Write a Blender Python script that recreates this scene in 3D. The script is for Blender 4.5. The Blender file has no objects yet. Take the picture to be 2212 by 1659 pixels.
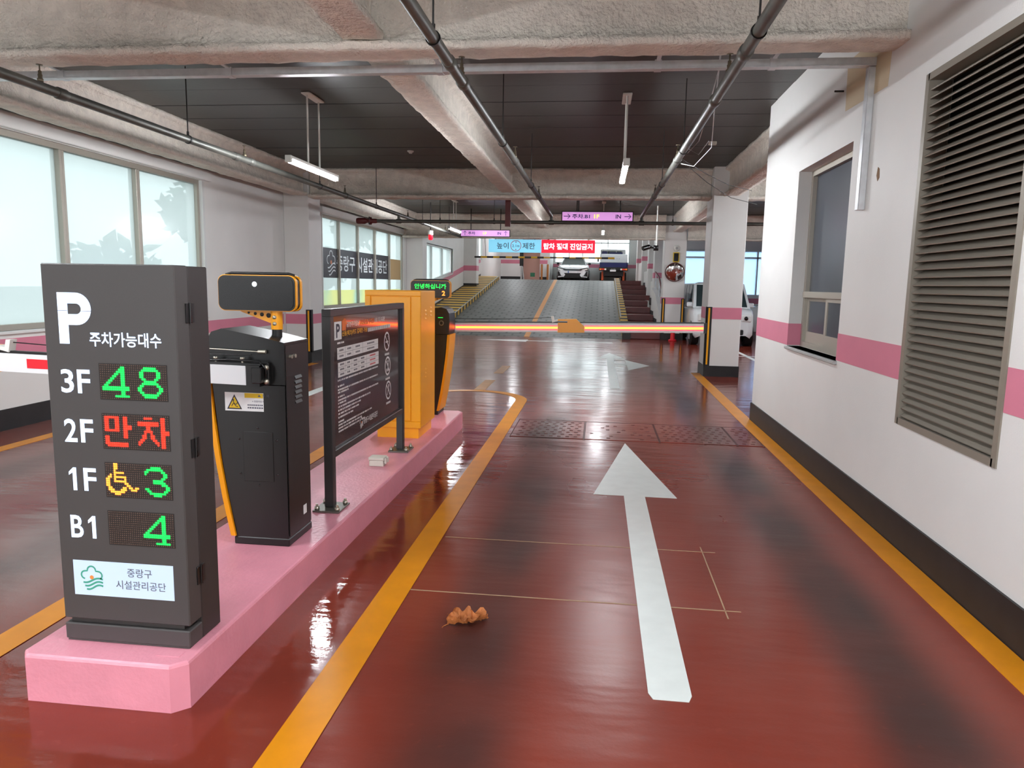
import bpy, bmesh, math, random
from mathutils import Vector, Matrix, noise

random.seed(7)
SC = bpy.context.scene
COL = SC.collection
PI = math.pi

# ------------------------------------------------------------------ camera
F_PX, YAW, PITCH, ROLL, EYE = 1551.8, .115468, -.138228, .018386, 1.55
_f = Vector((-math.sin(YAW) * math.cos(PITCH), math.cos(YAW) * math.cos(PITCH), math.sin(PITCH)))
_r0 = Vector((math.cos(YAW), math.sin(YAW), 0)); _u0 = _r0.cross(_f)
_r = math.cos(ROLL) * _r0 + math.sin(ROLL) * _u0
_u = -math.sin(ROLL) * _r0 + math.cos(ROLL) * _u0
cd = bpy.data.cameras.new('camera'); cam = bpy.data.objects.new('camera', cd); COL.objects.link(cam)
cd.sensor_fit = 'HORIZONTAL'; cd.sensor_width = 36.0; cd.lens = 36.0 * F_PX / 2212.0
cd.clip_start = .05; cd.clip_end = 500
cam.matrix_world = Matrix(((_r.x, _u.x, -_f.x, 0), (_r.y, _u.y, -_f.y, 0), (_r.z, _u.z, -_f.z, EYE), (0, 0, 0, 1)))
SC.camera = cam

# ------------------------------------------------------------------ sky, exposure
world = bpy.data.worlds.new('sky'); SC.world = world; world.use_nodes = True
bg = world.node_tree.nodes['Background']
bg.inputs[0].default_value = (.92, .97, 1.0, 1); bg.inputs[1].default_value = 2.2   # even overcast sky
SC.view_settings.view_transform = 'Standard'; SC.view_settings.look = 'None'
SC.view_settings.gamma = 1; SC.view_settings.use_curve_mapping = False
SC.view_settings.exposure = 1.2
cy_ = SC.cycles; cy_.max_bounces = 6; cy_.diffuse_bounces = 3; cy_.glossy_bounces = 3; cy_.transmission_bounces = 4; cy_.transparent_max_bounces = 6
cy_.use_light_tree = False; cy_.adaptive_threshold = .05; cy_.sample_clamp_indirect = 6; cy_.caustics_reflective = False; cy_.caustics_refractive = False

# ------------------------------------------------------------------ helpers
def lin(c):
    return tuple(((v / 255) / 12.92 if v / 255 <= .04045 else ((v / 255 + .055) / 1.055) ** 2.4) for v in c) + (1,)

MATS = {}
def mat(name, rgb, rough=.6, metal=0., bump=0., bscale=60., var=0., vscale=4., emit=0., spec=.5, coat=0., trans=None):
    m = bpy.data.materials.new(name); m.use_nodes = True; nt = m.node_tree; N = nt.nodes; L = nt.links
    p = N['Principled BSDF']; c = lin(rgb)
    p.inputs['Base Color'].default_value = c; p.inputs['Roughness'].default_value = rough
    p.inputs['Metallic'].default_value = metal; p.inputs['Specular IOR Level'].default_value = spec
    p.inputs['Coat Weight'].default_value = coat; p.inputs['Coat Roughness'].default_value = .05
    if emit:
        p.inputs['Emission Color'].default_value = c; p.inputs['Emission Strength'].default_value = emit
    if bump or var:
        tc = N.new('ShaderNodeNewGeometry')
    if bump:
        t = N.new('ShaderNodeTexNoise'); t.inputs['Scale'].default_value = bscale; t.inputs['Detail'].default_value = 3
        b = N.new('ShaderNodeBump'); b.inputs['Strength'].default_value = min(bump, 1); b.inputs['Distance'].default_value = .02 * max(1, bump)
        L.new(tc.outputs['Position'], t.inputs['Vector'])
        L.new(t.outputs['Fac'], b.inputs['Height']); L.new(b.outputs['Normal'], p.inputs['Normal'])
    if var:
        t = N.new('ShaderNodeTexNoise'); t.inputs['Scale'].default_value = vscale; t.inputs['Detail'].default_value = 5
        L.new(tc.outputs['Position'], t.inputs['Vector'])
        r = N.new('ShaderNodeMapRange'); r.inputs['From Min'].default_value = .3; r.inputs['From Max'].default_value = .7
        r.inputs['To Min'].default_value = 1 - var; r.inputs['To Max'].default_value = 1 + var
        mx = N.new('ShaderNodeVectorMath'); mx.operation = 'SCALE'; mx.inputs[0].default_value = c[:3]
        L.new(t.outputs['Fac'], r.inputs['Value']); L.new(r.outputs['Result'], mx.inputs['Scale'])
        L.new(mx.outputs['Vector'], p.inputs['Base Color'])
    if emit and not name.startswith(('tube', 'arm')): m.cycles.emission_sampling = 'NONE'
    MATS[name] = m
    return m

def pane_mat(name, rgb, clear=.35, amount=1.0, waves=None):
    """frosted pane: part of the light passes straight, part is scattered"""
    m = bpy.data.materials.new(name); m.use_nodes = True; nt = m.node_tree; N = nt.nodes; L = nt.links
    N.remove(N['Principled BSDF']); out = N['Material Output']
    tr = N.new('ShaderNodeBsdfTransparent'); tl = N.new('ShaderNodeBsdfTranslucent'); gl = N.new('ShaderNodeBsdfGlossy')
    c = [v * amount for v in lin(rgb)[:3]] + [1]
    tr.inputs[0].default_value = c; tl.inputs[0].default_value = c; gl.inputs['Roughness'].default_value = .15
    if waves:
        g = N.new('ShaderNodeNewGeometry'); w = N.new('ShaderNodeTexWave'); w.inputs['Scale'].default_value = .9
        w.inputs['Distortion'].default_value = 4; w.inputs['Detail'].default_value = 1.5
        L.new(g.outputs['Position'], w.inputs['Vector'])
        rp = N.new('ShaderNodeValToRGB'); e = rp.color_ramp.elements
        e[0].color = [v * amount for v in lin(waves[0])[:3]] + [1]; e[1].color = [v * amount for v in lin(waves[1])[:3]] + [1]
        L.new(w.outputs['Fac'], rp.inputs[0]); L.new(rp.outputs[0], tr.inputs[0]); L.new(rp.outputs[0], tl.inputs[0])
    a = N.new('ShaderNodeMixShader'); a.inputs[0].default_value = 1 - clear
    b = N.new('ShaderNodeMixShader'); b.inputs[0].default_value = .04
    L.new(tr.outputs[0], a.inputs[1]); L.new(tl.outputs[0], a.inputs[2])
    L.new(a.outputs[0], b.inputs[1]); L.new(gl.outputs[0], b.inputs[2]); L.new(b.outputs[0], out.inputs['Surface'])
    MATS[name] = m
    return m

class MB:
    """collects shapes into one mesh"""
    def __init__(s): s.v = []; s.f = []; s.m = []; s.sm = []
    def add(s, vs, fs, mi=0, smooth=False):
        o = len(s.v); s.v += [tuple(v) for v in vs]
        for f in fs: s.f.append(tuple(i + o for i in f)); s.m.append(mi); s.sm.append(smooth)
        return s
    def box(s, x0, x1, y0, y1, z0, z1, mi=0):
        if x0 > x1: x0, x1 = x1, x0
        if y0 > y1: y0, y1 = y1, y0
        if z0 > z1: z0, z1 = z1, z0
        v = [(x0, y0, z0), (x1, y0, z0), (x1, y1, z0), (x0, y1, z0), (x0, y0, z1), (x1, y0, z1), (x1, y1, z1), (x0, y1, z1)]
        return s.add(v, [(0, 3, 2, 1), (4, 5, 6, 7), (0, 1, 5, 4), (1, 2, 6, 5), (2, 3, 7, 6), (3, 0, 4, 7)], mi)
    def rbox(s, x0, x1, y0, y1, z0, z1, r=.006, seg=2, mi=0):
        b = bmesh.new(); bmesh.ops.create_cube(b, size=1)
        for v in b.verts:
            v.co = Vector((x0 + (v.co.x + .5) * (x1 - x0), y0 + (v.co.y + .5) * (y1 - y0), z0 + (v.co.z + .5) * (z1 - z0)))
        bmesh.ops.bevel(b, geom=b.edges[:], offset=r, segments=seg, profile=.5, affect='EDGES')
        return s.bm(b, mi, False)
    def bm(s, b, mi=0, smooth=False):
        b.verts.index_update(); s.add([v.co for v in b.verts], [[v.index for v in f.verts] for f in b.faces], mi, smooth); b.free(); return s
    def prism(s, poly, axis, a, c, mi=0):
        """poly of 2D points in the two other axes (cyclic order), from a to c along the axis"""
        n = len(poly)
        def P(p, t):
            return {'x': (t, p[0], p[1]), 'y': (p[0], t, p[1]), 'z': (p[0], p[1], t)}[axis]
        vs = [P(p, a) for p in poly] + [P(p, c) for p in poly]
        fs = [tuple(range(n)), tuple(range(2 * n - 1, n - 1, -1))] + [(i, (i + 1) % n, (i + 1) % n + n, i + n)[::-1] for i in range(n)]
        return s.add(vs, fs, mi)
    def tube(s, pts, r, seg=10, caps=True, mi=0):
        pts = [Vector(p) for p in pts]; rings = []; n = len(pts)
        rr = r if isinstance(r, (list, tuple)) else [r] * n
        t0 = (pts[1] - pts[0]).normalized()
        a = t0.cross(Vector((0, 0, 1)))
        if a.length < 1e-3: a = t0.cross(Vector((1, 0, 0)))
        a.normalize(); vs = []
        for i, p in enumerate(pts):
            t = (pts[min(i + 1, n - 1)] - pts[max(i - 1, 0)]).normalized()
            a = (a - t * a.dot(t)).normalized(); b = t.cross(a)
            for k in range(seg):
                w = 2 * PI * k / seg; vs.append(p + (a * math.cos(w) + b * math.sin(w)) * rr[i])
        fs = []
        for i in range(n - 1):
            for k in range(seg):
                k2 = (k + 1) % seg; fs.append((i * seg + k, i * seg + k2, (i + 1) * seg + k2, (i + 1) * seg + k))
        s.add(vs, fs, mi, True)
        if caps:
            s.add([vs[k] for k in range(seg)], [tuple(range(seg))[::-1]], mi); s.add([vs[(n - 1) * seg + k] for k in range(seg)], [tuple(range(seg))], mi)
        return s
    def lathe(s, prof, c, axis='z', seg=20, mi=0):
        vs = []; n = len(prof)
        for k in range(seg):
            w = 2 * PI * k / seg; ca, sa = math.cos(w), math.sin(w)
            for r, h in prof:
                q = {'z': (r * ca, r * sa, h), 'y': (r * ca, h, r * sa), 'x': (h, r * ca, r * sa)}[axis]
                vs.append((c[0] + q[0], c[1] + q[1], c[2] + q[2]))
        fs = []
        for k in range(seg):
            k2 = (k + 1) % seg
            for i in range(n - 1): fs.append((k * n + i, k2 * n + i, k2 * n + i + 1, k * n + i + 1))
        return s.add(vs, fs, mi, True)

ROOT = {}
def root_of(o):
    while o.parent: o = o.parent
    return o
def obj(name, mb, m, parent=None, world=True, loc=None, rot=None):
    me = bpy.data.meshes.new(name)
    vs = mb.v
    if parent is not None and world:
        r = root_of(parent)
        M = ROOT.get(r.name)
        if M is not None:
            Mi = M.inverted(); vs = [tuple(Mi @ Vector(v)) for v in vs]
    me.from_pydata(vs, [], mb.f)
    for x in (m if isinstance(m, (list, tuple)) else [m]): me.materials.append(MATS[x] if isinstance(x, str) else x)
    me.polygons.foreach_set('material_index', mb.m); me.polygons.foreach_set('use_smooth', mb.sm)
    me.update()
    if any(mb.sm) is False or True:
        b = bmesh.new(); b.from_mesh(me); bmesh.ops.recalc_face_normals(b, faces=b.faces[:]); b.to_mesh(me); b.free()
    o = bpy.data.objects.new(name, me); COL.objects.link(o)
    if parent is not None: o.parent = parent
    if loc: o.location = loc
    if rot: o.rotation_euler = rot
    return o
def share(name, me, parent, loc=(0, 0, 0), rot=None):
    o = bpy.data.objects.new(name, me); COL.objects.link(o); o.parent = parent; o.location = loc
    if rot: o.rotation_euler = rot
    return o
def tag(o, label=None, cat=None, group=None, kind=None):
    if label: o['label'] = label
    if cat: o['category'] = cat
    if group: o['group'] = group
    if kind: o['kind'] = kind
    return o
def thing(name, label, cat, loc=(0, 0, 0), rotz=0, group=None, kind=None):
    o = bpy.data.objects.new(name, None); COL.objects.link(o); o.empty_display_size = .1
    o.location = loc; o.rotation_euler = (0, 0, rotz)
    ROOT[o.name] = Matrix.Translation(loc) @ Matrix.Rotation(rotz, 4, 'Z')
    return tag(o, label, cat, group, kind)
def struct(name, mb, m, label=None, cat=None):
    return tag(obj(name, mb, m), label, cat, kind='structure')

def text_mesh(s, bold=0., res=3):
    c = bpy.data.curves.new('text', 'FONT'); c.body = s; c.offset = bold; c.resolution_u = res
    o = bpy.data.objects.new('text', c); COL.objects.link(o); bpy.context.view_layer.update()
    me = bpy.data.meshes.new_from_object(o.evaluated_get(bpy.context.evaluated_depsgraph_get()))
    vs = [v.co.copy() for v in me.vertices]; fs = [tuple(p.vertices) for p in me.polygons]
    bpy.data.objects.remove(o); bpy.data.curves.remove(c); bpy.data.meshes.remove(me)
    return vs, fs
def text_mb(mb, s, p, ux, uz, w, h, bold=0., mi=0, keep=False):
    """fits the writing into a box w x h whose lower left corner is p"""
    vs, fs = text_mesh(s, bold); p, ux, uz = Vector(p), Vector(ux), Vector(uz)
    x0 = min(v.x for v in vs); x1 = max(v.x for v in vs); y0 = min(v.y for v in vs); y1 = max(v.y for v in vs)
    sx = w / (x1 - x0); sy = h / (y1 - y0)
    if keep: sx = sy = min(sx, sy)
    return mb.add([p + ux * ((v.x - x0) * sx) + uz * ((v.y - y0) * sy) for v in vs], fs, mi)
def writing(name, s, p, ux, uz, w, h, m, parent, bold=0., keep=False):
    return obj(name, text_mb(MB(), s, p, ux, uz, w, h, bold, 0, keep), m, parent)
def ribbon(mb, pts, w, p, ux, uz, mi=0, closed=False):
    """flat stroke of width w through 2D points, laid on the plane at p"""
    p, ux, uz = Vector(p), Vector(ux), Vector(uz); n = len(pts); vs = []
    for i in range(n):
        a = pts[(i - 1) % n] if closed or i else pts[0]; b = pts[(i + 1) % n] if closed or i < n - 1 else pts[-1]
        d = Vector((b[0] - a[0], b[1] - a[1])); d.normalize(); q = Vector((-d.y, d.x)) * w / 2
        for sgn in (1, -1): vs.append(p + ux * (pts[i][0] + q.x * sgn) + uz * (pts[i][1] + q.y * sgn))
    fs = [(2 * i, 2 * i + 1, (2 * i + 3) % (2 * n), (2 * i + 2) % (2 * n)) for i in range(n if closed else n - 1)]
    return mb.add(vs, fs, mi)
def disc(mb, cx, cy, r, p, ux, uz, seg=20, mi=0, ry=None):
    p, ux, uz = Vector(p), Vector(ux), Vector(uz)
    return mb.add([p + ux * (cx + r * math.cos(2 * PI * k / seg)) + uz * (cy + (ry or r) * math.sin(2 * PI * k / seg)) for k in range(seg)], [tuple(range(seg))], mi)
def quad(mb, x0, x1, y0, y1, p, ux, uz, mi=0):
    p, ux, uz = Vector(p), Vector(ux), Vector(uz)
    return mb.add([p + ux * x0 + uz * y0, p + ux * x1 + uz * y0, p + ux * x1 + uz * y1, p + ux * x0 + uz * y1], [(0, 1, 2, 3)], mi)
def emblem(name, p, ux, uz, s, line_m, sun_m, parent, w=.06):
    """cloud outline over waves with a small round sun; s = overall size"""
    n = Vector(ux).cross(Vector(uz)); mb = MB(); cl = []
    for (cx, cy, r, a0, a1) in ((.20, .60, .17, 265, 95), (.50, .80, .19, 185, -5), (.80, .60, .17, 85, -60)):
        for k in range(11):
            a = math.radians(a0 + (a1 - a0) * k / 10); cl.append((s * (cx + r * math.cos(a)), s * (cy + r * math.sin(a))))
    ribbon(mb, cl, w * s, p, ux, uz)
    for j in range(3):
        y = .42 - .15 * j; x0 = .10 + .07 * j
        pts = [(s * (x0 + (1.0 - x0) * t / 14), s * (y - .10 + .075 * math.sin(2 * PI * .85 * t / 14 - 2.4) + .09 * t / 14)) for t in range(15)]
        ribbon(mb, pts, w * 1.15 * s, p, ux, uz)
    o = obj(name, mb, line_m, parent)
    d = MB(); disc(d, .5 * s, .50 * s, .09 * s, Vector(p) + n * .0005, ux, uz)
    obj(name + '_sun', d, sun_m, parent)
    return o

def rough_beam(name, axis, a, b, c, zb, zt, w, label=None):
    """steel I-beam under a lumpy coat of sprayed fireproofing, running along the axis from a to b at cross position c"""
    hw, tf, tw = w / 2, .055, .055
    base = [(-hw, zb), (-hw * .5, zb), (0, zb), (hw * .5, zb), (hw, zb), (hw + .005, zb + tf * .5), (hw, zb + tf), (hw * .6, zb + tf + .012), (tw, zb + tf + .03)]
    k = 4
    right = base + [(tw, zb + tf + .03 + (zt - zb - 2 * tf - .06) * i / k) for i in range(1, k + 1)] + [(hw * .7, zt - tf - .01), (hw, zt - tf), (hw, zt)]
    left = [(-x, z) for x, z in reversed(right[5:])]
    prof = right + left; n = len(prof); L = abs(b - a); m = max(2, int(L / .07)); vs = []
    for i in range(m + 1):
        t = a + (b - a) * i / m
        for (x, z) in prof:
            q = Vector((t * 1.0 + c * 3.1, x * 1.0, z))
            d = noise.noise(q * 9) * .011 + noise.noise(q * 2.3) * .012
            e = noise.noise(q * 7 + Vector((9, 4, 1))) * .012
            xx, zz = c + x + d, z + (e if z < zt - .001 else 0)
            vs.append((t, xx, zz) if axis == 'x' else (xx, t, zz))
    fs = []
    for i in range(m):
        for j in range(n):
            j2 = (j + 1) % n; fs.append((i * n + j, i * n + j2, (i + 1) * n + j2, (i + 1) * n + j))
    mb = MB().add(vs, fs, 0, True)
    mb.add([vs[j] for j in range(n)], [tuple(range(n))]); mb.add([vs[m * n + j] for j in range(n)], [tuple(range(n))[::-1]])
    return struct(name, mb, 'fireproofing', label)

# ------------------------------------------------------------------ materials
mat('wall_paint', (228, 227, 224), .55, bump=.05, bscale=90, var=.03, vscale=1.5)
mat('pink_paint', (214, 128, 150), .5, var=.03)
mat('black_paint', (30, 29, 30), .5, var=.25, vscale=9)
mat('yellow_line', (220, 140, 6), .38, var=.07, vscale=6)
mat('white_line', (222, 228, 224), .35, var=.04, vscale=8)
mat('old_yellow', (206, 150, 84), .35, var=.1, vscale=5)
mat('groove_pale', (170, 140, 110), .6)
mat('fireproofing', (232, 224, 212), .95, bump=1.3, bscale=34, var=.10, vscale=9)
mat('deck', (58, 57, 55), .45, bump=.05, bscale=20, var=.08, vscale=2)
mat('seam', (14, 13, 13), .9)
mat('slot', (78, 32, 27), .6)
mat('drain_edge', (70, 34, 30), .5)
mat('alu_frame', (176, 170, 158), .4, metal=.3)
mat('window_white', (222, 224, 222), .5)
mat('galvanised', (214, 217, 220), .34, metal=.35, var=.12, vscale=12)
mat('pipe', (92, 92, 86), .45, metal=.4, var=.3, vscale=5)
mat('pipe_dark', (52, 50, 48), .5, metal=.4)
mat('brass', (118, 108, 90), .4, metal=.6)
mat('rust_red', (94, 30, 30), .5)
mat('sign_body', (70, 67, 66), .5, bump=.03, bscale=300)
mat('sign_dark', (50, 45, 44), .5)
mat('black_plastic', (15, 14, 15), .4)
mat('display_black', (9, 9, 10), .34, bump=.15, bscale=350)
mat('black_gloss', (10, 10, 11), .15, coat=.5)
mat('machine_black', (15, 14, 14), .36, bump=.04, bscale=500)
mat('machine_yellow', (246, 164, 14), .32)
mat('cabinet_yellow', (255, 172, 8), .35)
mat('island_pink', (232, 152, 168), .34, bump=.12, bscale=45, var=.06, vscale=5)
mat('letter_light', (206, 226, 255), .5, emit=.62)
mat('logo_plate', (190, 212, 240), .5, emit=.16)
mat('led_off', (96, 74, 62), .5)
mat('led_board', (30, 22, 18), .6)
mat('led_green', (20, 235, 80), .5, emit=.75)
mat('led_red', (255, 42, 26), .5, emit=1.2)
mat('led_amber', (255, 140, 50), .5, emit=1.0)
mat('logo_green', (70, 168, 140), .6)
mat('logo_orange', (240, 150, 70), .6)
mat('ink_grey', (96, 98, 112), .6)
mat('ink_white', (225, 222, 220), .6)
mat('ink_dark', (50, 46, 60), .6)
mat('ink_red', (200, 40, 50), .6)
mat('ink_yellow', (232, 170, 40), .6)
mat('ink_orange', (226, 110, 40), .6)
mat('board_brown', (52, 40, 40), .16, coat=.6)
mat('board_frame', (44, 42, 42), .4)
mat('steel_plate', (110, 108, 100), .4, metal=.6)
mat('bolt', (190, 185, 170), .3, metal=.8)
mat('white_plastic', (226, 226, 220), .4)
mat('cream_plastic', (205, 200, 188), .5)
mat('arm_white', (226, 228, 230), .4)
mat('arm_red', (226, 30, 46), .4)
mat('arm_light', (255, 150, 50), .4, emit=1.8)
mat('arm_glow', (255, 50, 60), .4, emit=1.7)
mat('tube_light', (246, 250, 255), .4, emit=95)
mat('purple_sign', (232, 165, 238), .4, emit=.28)
mat('purple_ink', (70, 58, 140), .5)
mat('pale_yellow_ink', (255, 240, 120), .5, emit=.5)
mat('blue_sign', (130, 206, 236), .4, emit=.34)
mat('red_sign', (226, 26, 56), .4, emit=.38)
mat('white_lit', (236, 246, 255), .4, emit=.4)
mat('grey_ink', (70, 96, 116), .5)
mat('hazard_yellow', (222, 176, 50), .5)
mat('hazard_dark', (54, 52, 50), .6)
mat('guard_yellow', (252, 176, 10), .35)
mat('step_red', (96, 34, 32), .35, bump=.1, bscale=30, var=.15)
mat('upper_floor', (120, 66, 56), .4)
mat('car_white', (224, 228, 230), .22, coat=.8)
mat('car_glass', (50, 62, 64), .06, coat=1)
mat('tyre', (22, 22, 23), .8)
mat('rim', (170, 172, 176), .3, metal=.8)
mat('lamp_clear', (225, 228, 226), .1, coat=1)
mat('tail_red', (216, 60, 40), .25)
mat('tail_orange', (240, 130, 50), .25)
mat('plate_white', (232, 234, 234), .4)
mat('plate_blue', (60, 110, 190), .4)
mat('navy', (22, 28, 78), .35)
mat('truck_grey', (176, 184, 186), .4)
mat('rust_orange', (206, 92, 50), .6)
mat('mirror', (225, 225, 225), .02, metal=1)
mat('beacon_red', (230, 20, 40), .2, emit=.3)
mat('peach', (250, 198, 180), .6)
mat('exit_green', (70, 150, 110), .5)
mat('brown_post', (178, 112, 54), .5)
mat('tan_card', (196, 168, 122), .8)
mat('film_dark', (48, 50, 58), .4)
mat('film_ink', (214, 224, 226), .5)
mat('film_sun', (214, 130, 90), .5)
mat('patch_beige', (214, 196, 164), .7)
mat('stain_brown', (130, 100, 72), .8)
mat('leaf_brown', (176, 104, 52), .7, var=.25, vscale=25)
mat('louver', (142, 134, 122), .45, metal=.2)
mat('louver_back', (16, 16, 16), .9)
mat('dark_glass', (62, 68, 80), .28, spec=.6)
mat('warn_yellow', (226, 190, 20), .5)
mat('sill_grey', (170, 172, 170), .6)
mat('asphalt', (120, 120, 118), .9)
mat('foliage', (58, 96, 74), .8, var=.3, vscale=6)
mat('bark', (80, 66, 54), .9)
pane_mat('frosted', (234, 242, 241), .45, .68)
pane_mat('frosted_clear', (245, 250, 250), .7, 1.0)
pane_mat('frosted_blue', (200, 220, 244), .35, .95)
pane_mat('film_wave', (230, 220, 160), .35, 1.1, waves=((255, 250, 206), (196, 230, 250)))

def floor_material():
    m = bpy.data.materials.new('red_epoxy'); m.use_nodes = True; nt = m.node_tree; N = nt.nodes; L = nt.links
    p = N['Principled BSDF']; g = N.new('ShaderNodeNewGeometry'); sx = N.new('ShaderNodeSeparateXYZ'); L.new(g.outputs['Position'], sx.inputs[0])
    def noi(scale, detail=4, stretch=None, rough=.55):
        t = N.new('ShaderNodeTexNoise'); t.inputs['Scale'].default_value = scale; t.inputs['Detail'].default_value = detail; t.inputs['Roughness'].default_value = rough
        if stretch:
            mp = N.new('ShaderNodeMapping'); mp.inputs['Scale'].default_value = stretch; L.new(g.outputs['Position'], mp.inputs[0]); L.new(mp.outputs[0], t.inputs['Vector'])
        else: L.new(g.outputs['Position'], t.inputs['Vector'])
        return t.outputs['Fac']
    def mth(op, a, b=None, clamp=False):
        n = N.new('ShaderNodeMath'); n.operation = op; n.use_clamp = clamp
        for i, v in enumerate((a, b)):
            if v is None: continue
            if isinstance(v, (int, float)): n.inputs[i].default_value = v
            else: L.new(v, n.inputs[i])
        return n.outputs[0]
    def rng(v, a, b, c, d):
        n = N.new('ShaderNodeMapRange'); n.interpolation_type = 'SMOOTHSTEP'
        for k, x in zip(('From Min', 'From Max', 'To Min', 'To Max'), (a, b, c, d)): n.inputs[k].default_value = x
        L.new(v, n.inputs['Value']); return n.outputs[0]
    def mixc(f, a, b):
        n = N.new('ShaderNodeMix'); n.data_type = 'RGBA'
        L.new(f, n.inputs[0])
        for i, v in ((6, a), (7, b)):
            if isinstance(v, tuple): n.inputs[i].default_value = v
            else: L.new(v, n.inputs[i])
        return n.outputs[2]
    big = noi(.8, 5); fine = noi(9, 6); grit = noi(60, 4)
    col = mixc(rng(big, .3, .7, 0, 1), lin((120, 46, 33)), lin((132, 57, 43)))
    wob = mth('MULTIPLY', mth('SUBTRACT', noi(.5, 1), .5), .3)
    X = mth('ADD', sx.outputs['X'], wob)
    marks = None
    for x0 in (-.47, 1.22, -3.1, -4.6):                      # rubber left by tyres along both lanes
        d = mth('ABSOLUTE', mth('SUBTRACT', X, x0)); k = rng(d, .06, .34, 1, 0)
        marks = k if marks is None else mth('MAXIMUM', marks, k)
    marks = mth('MULTIPLY', marks, rng(noi(.9, 2), .2, .7, .35, .9))
    marks = mth('MULTIPLY', marks, rng(sx.outputs['Y'], 13, 17, 1, .3))
    col = mixc(marks, col, lin((44, 36, 34)))
    col = mixc(mth('MULTIPLY', rng(noi(22, 6), .60, .75, 0, 1), .12), col, lin((160, 84, 66)))
    left = rng(sx.outputs['X'], -2.35, -2.9, 0, 1)          # polished exit lane; paler colour paints in the window reflection
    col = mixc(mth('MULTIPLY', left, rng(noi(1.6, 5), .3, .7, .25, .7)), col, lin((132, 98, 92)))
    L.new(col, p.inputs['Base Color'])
    # worn gloss, wet beside the island
    wet = mth('MULTIPLY', rng(sx.outputs['X'], -1.02, -1.12, 0, 1), rng(sx.outputs['X'], -2.6, -2.4, 0, 1))
    wet = mth('MULTIPLY', wet, rng(sx.outputs['Y'], 9.4, 10.4, 1, 0))
    far = rng(sx.outputs['Y'], 4.5, 9, 0, 1)
    ro = mth('ADD', rng(big, .3, .7, .27, .34), mth('MULTIPLY', marks, .12))
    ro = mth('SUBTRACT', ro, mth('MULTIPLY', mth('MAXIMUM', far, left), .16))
    n = N.new('ShaderNodeMix'); n.data_type = 'FLOAT'; L.new(wet, n.inputs[0]); L.new(ro, n.inputs[2]); n.inputs[3].default_value = .04
    L.new(n.outputs[0], p.inputs['Roughness'])
    p.inputs['Specular IOR Level'].default_value = .36
    h = mth('ADD', mth('MULTIPLY', noi(2.2, 3, (.5, 1.6, 1)), .9), mth('MULTIPLY', grit, .05))
    b = N.new('ShaderNodeBump'); b.inputs['Strength'].default_value = .16; b.inputs['Distance'].default_value = .05
    L.new(h, b.inputs['Height']); L.new(b.outputs[0], p.inputs['Normal'])
    MATS['red_epoxy'] = m
floor_material()

def ramp_material():
    m = bpy.data.materials.new('ramp_paving'); m.use_nodes = True; nt = m.node_tree; N = nt.nodes; L = nt.links
    p = N['Principled BSDF']; g = N.new('ShaderNodeNewGeometry')
    br = N.new('ShaderNodeTexBrick'); br.inputs['Scale'].default_value = 1.0
    br.inputs['Brick Width'].default_value = .42; br.inputs['Row Height'].default_value = .32; br.inputs['Mortar Size'].default_value = .035
    br.inputs['Color1'].default_value = lin((112, 116, 112)); br.inputs['Color2'].default_value = lin((98, 102, 98)); br.inputs['Mortar'].default_value = lin((56, 58, 58))
    br.inputs['Mortar Smooth'].default_value = .2
    L.new(g.outputs['Position'], br.inputs['Vector'])
    L.new(br.outputs['Color'], p.inputs['Base Color']); p.inputs['Roughness'].default_value = .45
    b = N.new('ShaderNodeBump'); b.invert = True; b.inputs['Strength'].default_value = .6; b.inputs['Distance'].default_value = .02
    L.new(br.outputs['Fac'], b.inputs['Height']); L.new(b.outputs[0], p.inputs['Normal'])
    MATS['ramp_paving'] = m
ramp_material()

# ------------------------------------------------------------------ big structure
XL, XR, XE = -5.87, 1.869, 12.0          # left wall, right wall, far side of the parking bays
Y0, YB, ZD = -3.2, 21.45, 3.6             # entrance line, third beam, ceiling deck
KR, YR0, YR1 = .126, 21.3, 35.5          # ramp
def rz(y): return max(0, min(1, (y - YR0) / (YR1 - YR0))) * KR * (YR1 - YR0)
ZU = rz(99)

struct('ground', MB().box(-80, 80, -80, Y0, -.12, -.02).box(-80, XL - .3, Y0, 120, -.12, -.02).box(XE + .3, 80, Y0, 120, -.12, -.02).box(XL - .3, 2.8, 48, 120, -.12, -.02).box(2.8, XE + .3, 27.9, 120, -.12, -.02), 'asphalt')
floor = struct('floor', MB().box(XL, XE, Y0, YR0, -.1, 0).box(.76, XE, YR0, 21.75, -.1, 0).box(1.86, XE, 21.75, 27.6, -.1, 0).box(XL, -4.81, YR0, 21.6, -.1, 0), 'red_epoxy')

def mark(name, polys, m, label, z=.003):
    mb = MB()
    for poly in polys: mb.prism(poly, 'z', .0005, z)
    return tag(obj(name, mb, m, floor), label)
def rect(x0, x1, y0, y1): return [(x0, y0), (x1, y0), (x1, y1), (x0, y1)]
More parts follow.
